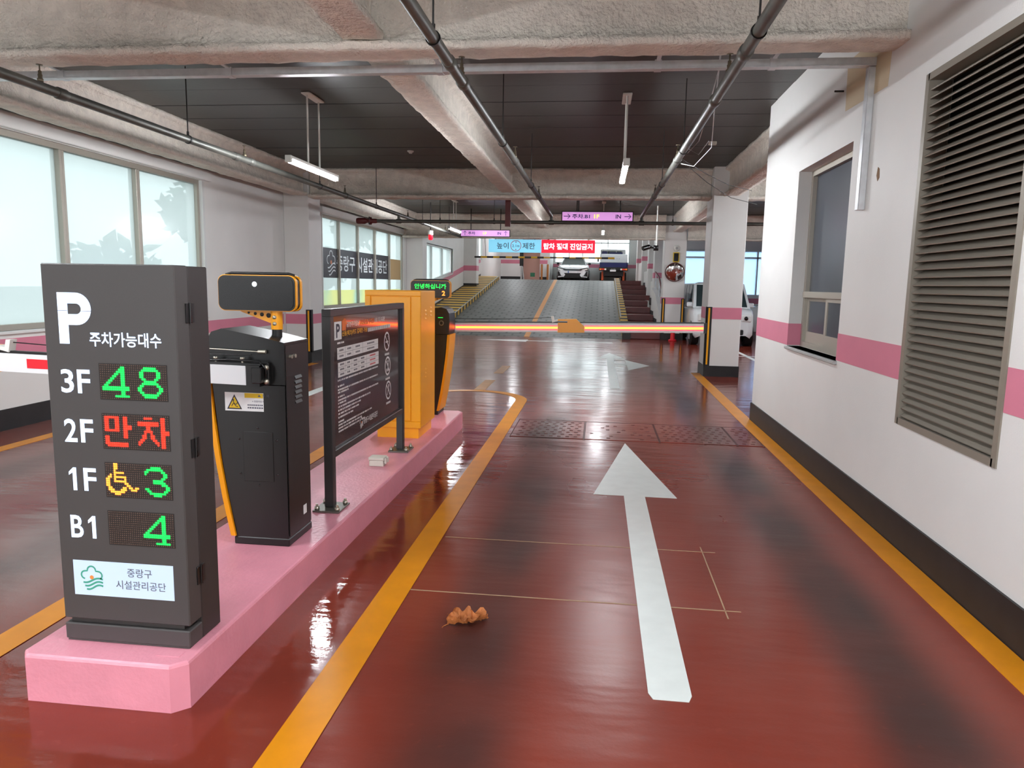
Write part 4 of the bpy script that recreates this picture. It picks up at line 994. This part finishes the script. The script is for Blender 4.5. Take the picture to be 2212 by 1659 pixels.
# smoke detector, beacon, cameras
sd = tag(obj('smoke_detector', MB().lathe([(0, -.045), (.025, -.045), (.03, -.03), (.05, -.022), (.052, 0), (0, 0)], (-2.98, 11.35, ZD - .012), 'z', 18), 'white_plastic'), 'white smoke detector on the dark deck left of the long beam', 'detector')
bc = thing('warning_beacon', 'hanging red and white warning beacon left of the ramp', 'beacon', (-4.33, 18.5, 2.64))
obj('housing', MB().lathe([(0, .25), (.06, .25), (.066, .24), (.066, .13), (0, .13)], (-4.33, 18.5, 2.64), 'z', 18), 'white_plastic', bc)
obj('lens', MB().lathe([(.06, .13), (.06, .03), (.045, .0), (0, -.004)], (-4.33, 18.5, 2.64), 'z', 18), 'beacon_red', bc)
obj('rod', MB().tube([(-4.33, 18.5, 2.88), (-4.33, 18.5, ZD - .012)], .012, 8), 'pipe_dark', bc)
cc = thing('security_camera', 'black bullet camera hanging on a white pipe before the steps', 'camera', (1.45, 19.0, 2.52))
obj('drop_pipe', MB().tube([(1.45, 19.0, 2.55), (1.45, 19.0, ZD - .012)], .022, 10), 'white_plastic', cc)
obj('mount', MB().lathe([(0, -.06), (.07, -.06), (.07, .06), (0, .06)], (1.44, 19.0, 2.53), 'x', 14).tube([(1.42, 19.0, 2.53), (1.32, 18.98, 2.54)], .022, 8), 'black_plastic', cc)
obj('camera_body', MB().tube([(1.32, 19.0, 2.555), (1.28, 18.98, 2.55), (1.13, 18.9, 2.50), (1.12, 18.89, 2.497)], [.03, .05, .05, .045], 12), 'black_plastic', cc)
obj('sun_hood', MB().tube([(1.27, 18.97, 2.562), (1.10, 18.88, 2.508)], .056, 12), 'black_gloss', cc)

# hanging signs
def hang_sign(label, x0, x1, y, z0, z1, items, rods):
    t = thing('hanging_sign', label, 'sign', ((x0 + x1) / 2, y, z0)); tp = .02
    obj('case', MB().rbox(x0 - .02, x1 + .02, y, y + .09, z0 - .015, z1 + .022, .006, 1), 'board_frame', t)
    f = obj('lit_face', MB().box(x0, x1, y - .006, y, z0, z1), 'purple_sign', t)
    for x in rods: obj('rod', MB().tube([(x, y + .045, z1), (x, y + .045, ZD - .012)], .012, 8), 'pipe_dark', t)
    h = z1 - z0
    for s, fx, w, hh, m_, bold in items: writing('lettering', s, (x0 + fx, y - .0075, z0 + h / 2 - hh / 2), U, V, w, hh, m_, f, bold)
    return f, h
def arrow(f, p, d, s, y):
    mb = MB(); a = Vector(d).normalized(); n = Vector((-a.y, a.x))
    def T(u, v): return (p[0] + a.x * u + n.x * v, p[1] + a.y * u + n.y * v)
    ribbon(mb, [T(-s, 0), T(s, 0)], s * .22, (0, y, 0), U, V); ribbon(mb, [T(s * .25, s * .7), T(s, 0), T(s * .25, -s * .7)], s * .22, (0, y, 0), U, V)
    obj('arrow_mark', mb, 'purple_ink', f)
y_ = 14.2
f, h = hang_sign('pink lit hanging sign with right arrows reading B1 1F IN', -.728, .61, y_, 2.785, 2.945, [('주차.B1', .19, .34, .085, 'purple_ink', .022), ('1F', .61, .10, .075, 'pale_yellow_ink', .03), ('IN', 1.02, .10, .075, 'purple_ink', .022)], (-.45, -.42, .38))
arrow(f, (-.64, 2.865), (1, 0), .062, y_ - .0075); arrow(f, (.52, 2.865), (1, 0), .062, y_ - .0075)
y_ = 20.0
f, h = hang_sign('smaller pink lit hanging sign with up arrows reading 1F IN', -3.82, -2.47, y_, 2.845, 3.005, [('주차', .20, .20, .085, 'purple_ink', .022), ('1F', .62, .10, .075, 'pale_yellow_ink', .03), ('IN', 1.02, .10, .075, 'purple_ink', .022)], (-3.55, -2.72))
arrow(f, (-3.71, 2.925), (0, 1), .06, y_ - .0075); arrow(f, (-2.57, 2.925), (0, 1), .06, y_ - .0075)
# height limit banners + striped bar
def banner(name, label, x0, x1, m_):
    t = thing(name, label, 'sign', ((x0 + x1) / 2, 21.9, 2.50)); o = obj('lit_face', MB().rbox(x0, x1, 21.9, 22.0, 2.50, 2.885, .004, 1), m_, t)
    for x in (x0 + .2, x1 - .2): obj('bracket', MB().box(x - .02, x + .02, 21.96, 21.98, 2.88, 3.3).box(x - .02, x + .02, 21.55, 21.98, 3.26, 3.3), 'pipe_dark', t)
    return o
YB_ = 21.898
b1 = banner('height_sign', 'pale blue lit sign giving the 2.1 m height limit', -3.33, -1.735, 'blue_sign')
writing('lettering', '높이', (-3.08, YB_, 2.60), U, V, .36, .19, 'grey_ink', b1, .012); writing('lettering', '제한', (-2.30, YB_, 2.60), U, V, .38, .19, 'grey_ink', b1, .012)
rg = MB(); c0 = (-2.50, 2.695); ribbon(rg, [(c0[0] + .155 * math.cos(2 * PI * k / 28), c0[1] + .155 * math.sin(2 * PI * k / 28)) for k in range(28)], .016, (0, YB_, 0), U, V, 0, True)
for s in (1, -1): rg.add([(c0[0] - .02, YB_, c0[1] + s * .125), (c0[0] + .02, YB_, c0[1] + s * .125), (c0[0], YB_, c0[1] + s * .08)], [(0, 1, 2)])
obj('limit_ring', rg, 'ink_red', b1); writing('lettering', '2.1m', (-2.61, YB_, 2.655), U, V, .22, .08, 'grey_ink', b1, .01)
b2 = banner('entry_sign', 'red lit sign with white lettering right of the height sign', -1.725, -.125, 'red_sign')
writing('lettering', '탑차 절대 진입금지', (-1.66, YB_, 2.595), U, V, 1.46, .19, 'white_lit', b2, .035)
hb_ = thing('height_bar', 'black and yellow striped height bar hung across the ramp', 'bar', (-1.65, 21.8, 2.36))
n = 22; L = 4.2 / n
for i in range(n):
    a = -3.74 + i * L
    obj('bar_section', MB().tube([(a, 21.8, 2.345 + .004 * (a + 3.7)), (a + L, 21.8, 2.345 + .004 * (a + L + 3.7))], .03 if (i < 11 or i > 18) else .022, 10), ['hazard_dark', 'hazard_yellow'][i % 2], hb_)
obj('chain', MB().tube([(.05, 21.8, 2.36), (.07, 21.58, 2.95)], .006, 6), 'pipe_dark', hb_)
obj('chain', MB().tube([(-3.4, 21.8, 2.36), (-3.4, 21.58, 2.95)], .006, 6), 'pipe_dark', hb_)

# mirror and boxes on the second right pillar
mi = thing('convex_mirror', 'round convex traffic mirror on the pillar by the steps', 'mirror', (2.19, 21.4, 1.98))
prof = [(.265 * math.sin(a), -.07 * (math.cos(a) - 0) ) for a in [PI / 2 * k / 8 for k in range(9)]]
mf = obj('mirror_face', MB().lathe(prof, (0, 0, 0), 'y', 28), 'mirror', mi, world=False, loc=(0, .02, -.005), rot=(math.radians(14), 0, 0))
obj('rim', MB().lathe([(.262, -.012), (.278, -.012), (.278, .03), (0, .03)], (0, 0, 0), 'y', 28), 'rust_red', mi, world=False, loc=(0, .02, -.005), rot=(math.radians(14), 0, 0))
obj('arm', MB().tube([(2.19, 21.45, 1.975), (2.19, 21.55, 1.975)], .02, 8).tube([(2.19, 21.50, 2.22), (2.19, 21.50, 1.975)], .015, 8), 'pipe_dark', mi)
lb = thing('sensor_box', 'black box in a yellow frame above the round mirror', 'box', (2.22, 21.53, 2.27))
obj('frame', MB().rbox(2.135, 2.305, 21.49, 21.548, 2.265, 2.545, .006, 1), 'warn_yellow', lb); obj('face', MB().rbox(2.155, 2.285, 21.48, 21.495, 2.29, 2.52, .004, 1), 'black_gloss', lb)
ws = thing('wall_siren', 'small round white siren high on the mirror pillar', 'siren', (2.225, 21.53, 2.65))
obj('dome', MB().lathe([(0, -.08), (.05, -.07), (.085, -.03), (.09, .017), (0, .017)], (2.225, 21.53, 2.66), 'y', 18), 'white_plastic', ws); obj('grille', MB().lathe([(0, -.084), (.03, -.083), (.04, -.075)], (2.225, 21.53, 2.66), 'y', 14), 'sill_grey', ws)
bo = thing('bollard', 'short red bollard with yellow band at the mirror pillar', 'bollard', (2.2, 21.25, 0))
obj('base', MB().lathe([(0, 0), (.12, 0), (.12, .03), (.07, .05)], (2.2, 21.25, 0), 'z', 18), 'arm_red', bo)
obj('post', MB().lathe([(.07, .05), (.062, .10), (.062, .36), (.05, .38), (0, .385)], (2.2, 21.25, 0), 'z', 18), 'arm_red', bo); obj('band', MB().lathe([(.064, .25), (.064, .31)], (2.2, 21.25, 0), 'z', 18), 'warn_yellow', bo)
# things on the upper level
for i, x in enumerate((-3.35, -3.0)):
    o = thing('guard_post', ['brown guard post nearer the peach wall', 'brown guard post beside the white car'][i], 'post', (x, 43.2, ZU)); obj('post', MB().tube([(x, 43.2, ZU), (x, 43.2, ZU + .95)], .06, 12), 'brown_post', o); obj('cap', MB().lathe([(0, .97), (.04, .96), (.06, .95)], (x, 43.2, ZU), 'z', 12), 'brown_post', o)
gp = thing('grey_post', 'slim leaning grey post in front of the peach wall', 'post', (-4.55, 42, ZU)); obj('post', MB().tube([(-4.45, 42, ZU), (-4.45, 42, 3.6)], .05, 10).tube([(-4.3, 42, ZU), (-4.42, 42, 2.8)], .035, 8), 'sill_grey', gp); obj('head', MB().rbox(-4.55, -4.35, 41.95, 42.05, 2.6, 3.6, .01, 1), 'black_plastic', gp)

# ------------------------------------------------------------------ vehicles
def loft(secs):
    """secs: list of (y, half profile [(x, z)...]) from sill to centre line"""
    mb = MB(); n = len(secs[0][1]); vs = []
    for y, pr in secs:
        ring = [(-x, z) for x, z in pr] + [(x, z) for x, z in reversed(pr[:-1])]
        vs += [(x, y, z) for x, z in ring]
    k = 2 * n - 1; fs = []
    for i in range(len(secs) - 1):
        for j in range(k - 1): fs.append((i * k + j, i * k + j + 1, (i + 1) * k + j + 1, (i + 1) * k + j))
    mb.add(vs, fs, 0, True)
    mb.add([vs[j] for j in range(k)], [tuple(range(k))]); o = (len(secs) - 1) * k; mb.add([vs[o + j] for j in range(k)], [tuple(range(k))[::-1]])
    return mb
def car(name, label, loc, rotz, van=False, cat='car'):
    t = thing(name, label, cat, loc, rotz)
    def O(n, mb, m, par=None): return obj(n, mb, m, par or t, world=False)
    if not van:
        L, W, H, belt = 4.9, .93, 1.445, .98
        S = [(-2.45, .70, .30, .66), (-2.38, .84, .24, .74), (-2.1, .91, .20, .80), (-1.3, W, .18, .93), (-.9, W, .18, belt), (.5, W, .18, belt + .02), (1.7, W, .20, belt + .04), (2.2, .90, .24, 1.0), (2.42, .82, .32, .95)]
        gb, gt = (-1.05, 2.0, .80), (-.10, 1.15, .60)
    else:
        L, W, H, belt = 3.6, .80, 1.70, 1.02
        S = [(-1.80, .62, .30, .80), (-1.74, .74, .24, .92), (-1.55, .79, .20, .99), (-1.1, W, .18, belt), (-.3, W, .18, belt), (1.2, W, .18, belt), (1.7, .79, .2, belt), (1.8, .76, .3, belt)]
        gb, gt = (-1.25, 1.76, .755), (-.62, 1.68, .68)
    secs = [(y, [(w * .9, zb), (w, zb + .10), (w * 1.0, (zb + zt) / 2), (w * .985, zt - .10), (w * .93, zt - .02), (w * .6, zt + .012), (0, zt + .02)]) for y, w, zb, zt in S]
    O('body', loft(secs), 'car_white')
    zb_, zt_ = belt - .02, H - .04
    (b0, b1, bw_), (t0_, t1_, tw_) = gb, gt
    O('cabin', MB().add([(-bw_, b0, zb_), (bw_, b0, zb_), (bw_, b1, zb_), (-bw_, b1, zb_), (-tw_, t0_, zt_), (tw_, t0_, zt_), (tw_, t1_, zt_), (-tw_, t1_, zt_), (-tw_ * .8, t0_ + .15, H), (tw_ * .8, t0_ + .15, H), (tw_ * .8, t1_ - .15, H), (-tw_ * .8, t1_ - .15, H)],
      [(0, 1, 5, 4), (1, 2, 6, 5), (2, 3, 7, 6), (3, 0, 4, 7), (4, 5, 9, 8), (5, 6, 10, 9), (6, 7, 11, 10), (7, 4, 8, 11), (8, 9, 10, 11)]), 'car_white')
    def panel(a, b, c, d, m=.06, off=.012, cuts=1, name='window'):
        a, b, c, d = map(Vector, (a, b, c, d)); n = (b - a).cross(d - a).normalized()
        for i in range(cuts):
            u0 = m + (1 - 2 * m) * i / cuts + (.015 if i else 0); u1 = m + (1 - 2 * m) * (i + 1) / cuts - (.015 if i < cuts - 1 else 0)
            def Q(u, v): return (a * (1 - u) + b * u) * (1 - v) + (d * (1 - u) + c * u) * v
            q = [Q(u0, .06), Q(u1, .06), Q(u1, .94), Q(u0, .94)]
            O(name, MB().add([p + n * off for p in q] + [p - n * .004 for p in q], [(0, 1, 2, 3), (7, 6, 5, 4), (0, 4, 5, 1), (1, 5, 6, 2), (2, 6, 7, 3), (3, 7, 4, 0)]), 'car_glass')
    panel((-bw_, b0, zb_), (bw_, b0, zb_), (tw_, t0_, zt_), (-tw_, t0_, zt_), .05, name='windshield')
    panel((bw_, b1, zb_), (-bw_, b1, zb_), (-tw_, t1_, zt_), (tw_, t1_, zt_), .06, name='rear_window')
    panel((bw_, b0, zb_), (bw_, b1, zb_), (tw_, t1_, zt_), (tw_, t0_, zt_), .10, cuts=3 if van else 2, name='side_window')
    panel((-bw_, b1, zb_), (-bw_, b0, zb_), (-tw_, t0_, zt_), (-tw_, t1_, zt_), .10, cuts=3 if van else 2, name='side_window')
    yn = S[0][0]; ax = (-1.45, 1.40) if not van else (-1.22, 1.28); R = .33 if not van else .29
    for y in ax:
        for s in (-1, 1):
            x = s * (W - .09); wo = O('wheel', MB().lathe([(R * .62, -.11), (R * .96, -.11), (R, -.07), (R, .07), (R * .96, .11), (R * .62, .11)], (x, y, R), 'x', 24), 'tyre')
            xo = x + s * .10
            O('rim', MB().lathe([(0, 0), (R * .62, 0), (R * .64, s * .012), (R * .64, -s * .10)], (xo, y, R), 'x', 20), 'black_plastic', wo)
            sp_ = MB()
            for k in range(5):
                a = 2 * PI * k / 5 + .3; sp_.tube([(xo + s * .012, y, R), (xo + s * .012, y + R * .6 * math.cos(a), R + R * .6 * math.sin(a))], .026, 6)
            O('spokes', sp_, 'rim', wo)
            O('wheel_arch', MB().lathe([(R + .02, -.01), (R + .07, -.01), (R + .07, .012), (R + .02, .012)], (s * (W - .004), y, R), 'x', 24), 'black_plastic')
    for s in (-1, 1):
        O('door_mirror', MB().rbox(s * (W + .02) - .08, s * (W + .02) + .08, gb[0] + .25, gb[0] + .36, belt + .0, belt + .13, .03, 2), 'black_plastic' if not van else 'car_white')
        if not van:
            O('headlight', MB().prism([(s * .48, .66), (s * .86, .74), (s * .87, .66), (s * .60, .60)], 'y', yn - .005, yn + .16), 'lamp_clear')
            O('headlight_bezel', MB().prism([(s * .40, .70), (s * .89, .80), (s * .90, .62), (s * .55, .575)], 'y', yn + .02, yn + .3), 'black_gloss')
            O('air_intake', MB().prism([(s * .66, .30), (s * .86, .28), (s * .87, .55), (s * .80, .55)], 'y', yn - .01, yn + .25), 'black_plastic')
            O('tail_light', MB().rbox(s * .62 - .2, s * .62 + .2, 2.36, 2.45, .78, .88, .02, 1), 'tail_red')
        else:
            O('headlight', MB().rbox(s * .56 - .14, s * .56 + .14, yn - .02, yn + .2, .66, .86, .04, 2), 'lamp_clear')
            O('headlight_core', MB().lathe([(0, -.03), (.05, -.028), (.06, 0)], (s * .55, yn - .005, .76), 'y', 14), 'black_gloss')
            O('tail_light', MB().rbox(s * .70 - .06, s * .70 + .06, 1.72, 1.82, .8, 1.2, .02, 1), 'tail_red')
    if not van:
        O('grille', MB().prism([(-.58, .66), (-.46, .60), (.46, .60), (.58, .66), (.50, .69), (-.50, .69)], 'y', yn - .02, yn + .1), 'black_gloss')
        O('lower_intake', MB().prism([(-.50, .46), (.50, .46), (.42, .36), (.52, .22), (-.52, .22), (-.42, .36)], 'y', yn - .02, yn + .15), 'black_plastic')
        O('lower_lip', MB().rbox(-.88, .88, yn + .0, yn + .3, .16, .215, .015, 1), 'black_plastic')
        O('chin', MB().prism([(-.86, .24), (-.45, .30), (-.45, .25), (-.86, .21)], 'y', yn - .015, yn + .15).prism([(.86, .24), (.45, .30), (.45, .25), (.86, .21)], 'y', yn - .015, yn + .15), 'car_white')
        np_ = O('number_plate', MB().rbox(-.27, .27, yn - .035, yn - .02, .46, .575, .004, 1), 'plate_white'); O('plate_band', MB().box(-.27, -.22, yn - .036, yn - .034, .46, .575), 'plate_blue', np_)
    else:
        O('grille', MB().rbox(-.36, .36, yn - .02, yn + .1, .68, .75, .01, 1), 'black_gloss'); O('lower_intake', MB().rbox(-.5, .5, yn - .02, yn + .1, .32, .46, .02, 1), 'black_plastic')
        O('number_plate', MB().rbox(-.25, .25, yn - .035, yn - .015, .48, .59, .004, 1), 'plate_white')
    return t
car('parked_sedan', 'white sedan parked on the upper level facing down the ramp', (-1.50, 45.0, ZU), 0)
car('parked_van', 'small boxy pale van parked behind the mirror pillar', (3.36, 21.4, 0), 0, True, 'van')
car('parked_sedan', 'white sedan in the bays glimpsed past the right pillar', (6.15, 24.2, 0), -PI / 2 - .25)

tk = thing('parked_truck', 'small flatbed truck seen from behind with navy tailgate', 'truck', (.85, 43, ZU))
tx0, tx1 = .03, 1.68; zt = ZU
obj('tailgate', MB().rbox(tx0 + .06, tx1 - .06, 42.4, 42.46, zt + .82, zt + 1.08, .01, 1), 'navy', tk)
obj('bed_cover', MB().rbox(tx0 + .05, tx1 - .05, 42.42, 45.0, zt + 1.08, zt + 1.58, .03, 2), 'truck_grey', tk)
for x in (tx0 + .03, tx1 - .06): obj('bed_side', MB().rbox(x, x + .05, 42.45, 45.0, zt + .80, zt + 1.12, .01, 1), 'navy', tk)
obj('bumper', MB().rbox(tx0, tx1, 42.38, 42.5, zt + .62, zt + .82, .02, 1), 'black_plastic', tk)
obj('chassis', MB().box(tx0 + .25, tx1 - .25, 42.5, 46.5, zt + .32, zt + .7).box(tx0 + .1, tx1 - .1, 42.6, 45.0, zt + .7, zt + .82), 'black_plastic', tk)
ca = obj('cab', MB().rbox(tx0 + .06, tx1 - .06, 45.15, 46.9, zt + .5, zt + 1.98, .08, 3), 'car_white', tk)
obj('rear_window', MB().rbox(tx0 + .25, tx1 - .25, 45.13, 45.16, zt + 1.5, zt + 1.85, .01, 1), 'car_glass', ca)
rk = obj('headboard', MB().tube([(tx0 + .1, 45.05, zt + 1.1), (tx0 + .1, 45.05, zt + 1.9), (tx1 - .3, 45.05, zt + 1.9), (tx1 - .25, 45.05, zt + 1.1)], .025, 8).tube([(.5, 45.05, zt + 1.1), (.5, 45.05, zt + 1.9)], .02, 8).tube([(1.05, 45.05, zt + 1.1), (1.05, 45.05, zt + 1.9)], .02, 8), 'white_plastic', tk)
obj('cargo', MB().rbox(.15, .5, 44.2, 44.9, zt + 1.55, zt + 1.82, .05, 2).rbox(.6, 1.4, 44.1, 44.9, zt + 1.55, zt + 1.76, .05, 2), 'navy', tk)
for s, x in ((-1, .24), (1, 1.45)):
    li = obj('tail_light', MB().rbox(x - .17, x + .17, 42.36, 42.40, zt + .66, zt + .75, .01, 1), 'tail_red', tk)
    obj('turn_lens', MB().rbox(x + s * .14 - .05, x + s * .14 + .05, 42.352, 42.362, zt + .66, zt + .75, .004, 1), 'tail_orange', li); obj('reverse_lens', MB().rbox(x - s * .15 - .05, x - s * .15 + .05, 42.352, 42.362, zt + .66, zt + .75, .004, 1), 'white_plastic', li)
    obj('mud_flap', MB().rbox(x - .06, x + .06, 42.62, 42.64, zt + .08, zt + .6, .004, 1), 'rust_orange', tk)
    for y in (43.2, 46.1):
        xw_ = tx0 + .16 if s < 0 else tx1 - .16
        obj('wheel', MB().lathe([(0, -.1), (.26, -.1), (.28, -.07), (.28, .07), (.26, .1), (0, .1)], (xw_, y, zt + .28), 'x', 20), 'tyre', tk)
obj('number_plate', MB().rbox(.66, 1.0, 42.36, 42.375, zt + .58, zt + .68, .004, 1), 'plate_white', tk)
lt = MB()
for x in (.72, .82, .92): quad(lt, x, x + .03, zt + .71, zt + .74, (0, 42.376, 0), U, V)
obj('badge', lt, 'white_plastic', tk)
obj('lettering', text_mb(MB(), '-- - -- - -', (.45, 42.415, zt + 1.30), U, V, .75, .02), 'ink_grey', tk)
for s, x in ((-1, tx0 - .12), (1, tx1 + .02)): obj('door_mirror', MB().rbox(x, x + .1, 46.5, 46.55, zt + 1.25, zt + 1.55, .02, 1), 'black_plastic', tk)

# ------------------------------------------------------------------ leaf
lf = MB(); nU, nV = 22, 12; vs = []
for i in range(nU + 1):
    for j in range(nV + 1):
        u = i / nU; v = j / nV - .5; wd = .10 * math.sin(PI * min(1, u * .94 + .04)) ** .6 * (1 + .18 * math.sin(u * 23))
        q = Vector((u * 3, v * 3, .5)); x = (u - .5) * .19 + .02 * noise.noise(q * 2); y = v * wd * 1.3
        z = .012 + .07 * abs(v) * (1.2 - u * .3) + .028 * abs(noise.noise(q * 1.7)) + .018 * abs(math.sin(u * 9 + v * 5)) + .012 * noise.noise(q * 6)
        vs.append((x, y * (1 - .35 * abs(v)), max(.003, z)))
zm = min(v[2] for v in vs); vs = [(v[0], v[1], .002 + max(0, (v[2] - zm) * .95 - .012)) for v in vs]
fs = [(i * (nV + 1) + j, (i + 1) * (nV + 1) + j, (i + 1) * (nV + 1) + j + 1, i * (nV + 1) + j + 1) for i in range(nU) for j in range(nV)]
le = thing('dry_leaf', 'crumpled dry brown leaf lying in the lane', 'leaf', (-.545, 3.09, 0), .45)
lo = obj('blade', lf.add(vs, fs), 'leaf_brown', le, world=False)
obj('stem', MB().tube([(-.088, 0, .006), (-.115, -.01, .004), (-.125, -.02, .003)], .002, 6), 'leaf_brown', le, world=False)

# ------------------------------------------------------------------ trees outside, seen through the frosted panes
def tree(label, x, y, h, r):
    t = thing('tree', label, 'tree', (x, y, 0)); obj('trunk', MB().tube([(x, y, -.05), (x + .1, y, h * .5), (x, y + .1, h * .8)], [.16, .11, .05], 8), 'bark', t)
    mb = MB()
    for k in range(260):
        a = random.uniform(0, 2 * PI); u = random.uniform(-1, 1); rr_ = r * random.uniform(.45, 1) * (1 + .3 * noise.noise(Vector((a, u, x))))
        p = Vector((x + rr_ * math.sqrt(1 - u * u) * math.cos(a), y + rr_ * math.sqrt(1 - u * u) * math.sin(a), h + rr_ * u * .8)); s = random.uniform(.12, .28)
        d1 = Vector((random.gauss(0, 1), random.gauss(0, 1), random.gauss(0, 1))).normalized(); d2 = d1.orthogonal().normalized()
        mb.add([p - d1 * s, p + d2 * s * .5, p + d1 * s, p - d2 * s * .5], [(0, 1, 2, 3)])
    o = obj('foliage', mb, 'foliage', t); o['kind'] = 'stuff'
tree('blurred tree outside the near left window, lower centre', -9.5, 13.2, 1.5, .9)
tree('blurred tree outside the near left window by its right edge', -9.0, 15.6, 3.0, .8)
tree('blurred tree outside the lettered window, left pane', -8.6, 22.0, 2.0, .9)
tree('blurred tree outside the lettered window, middle panes', -9.4, 27.0, 3.4, .8)
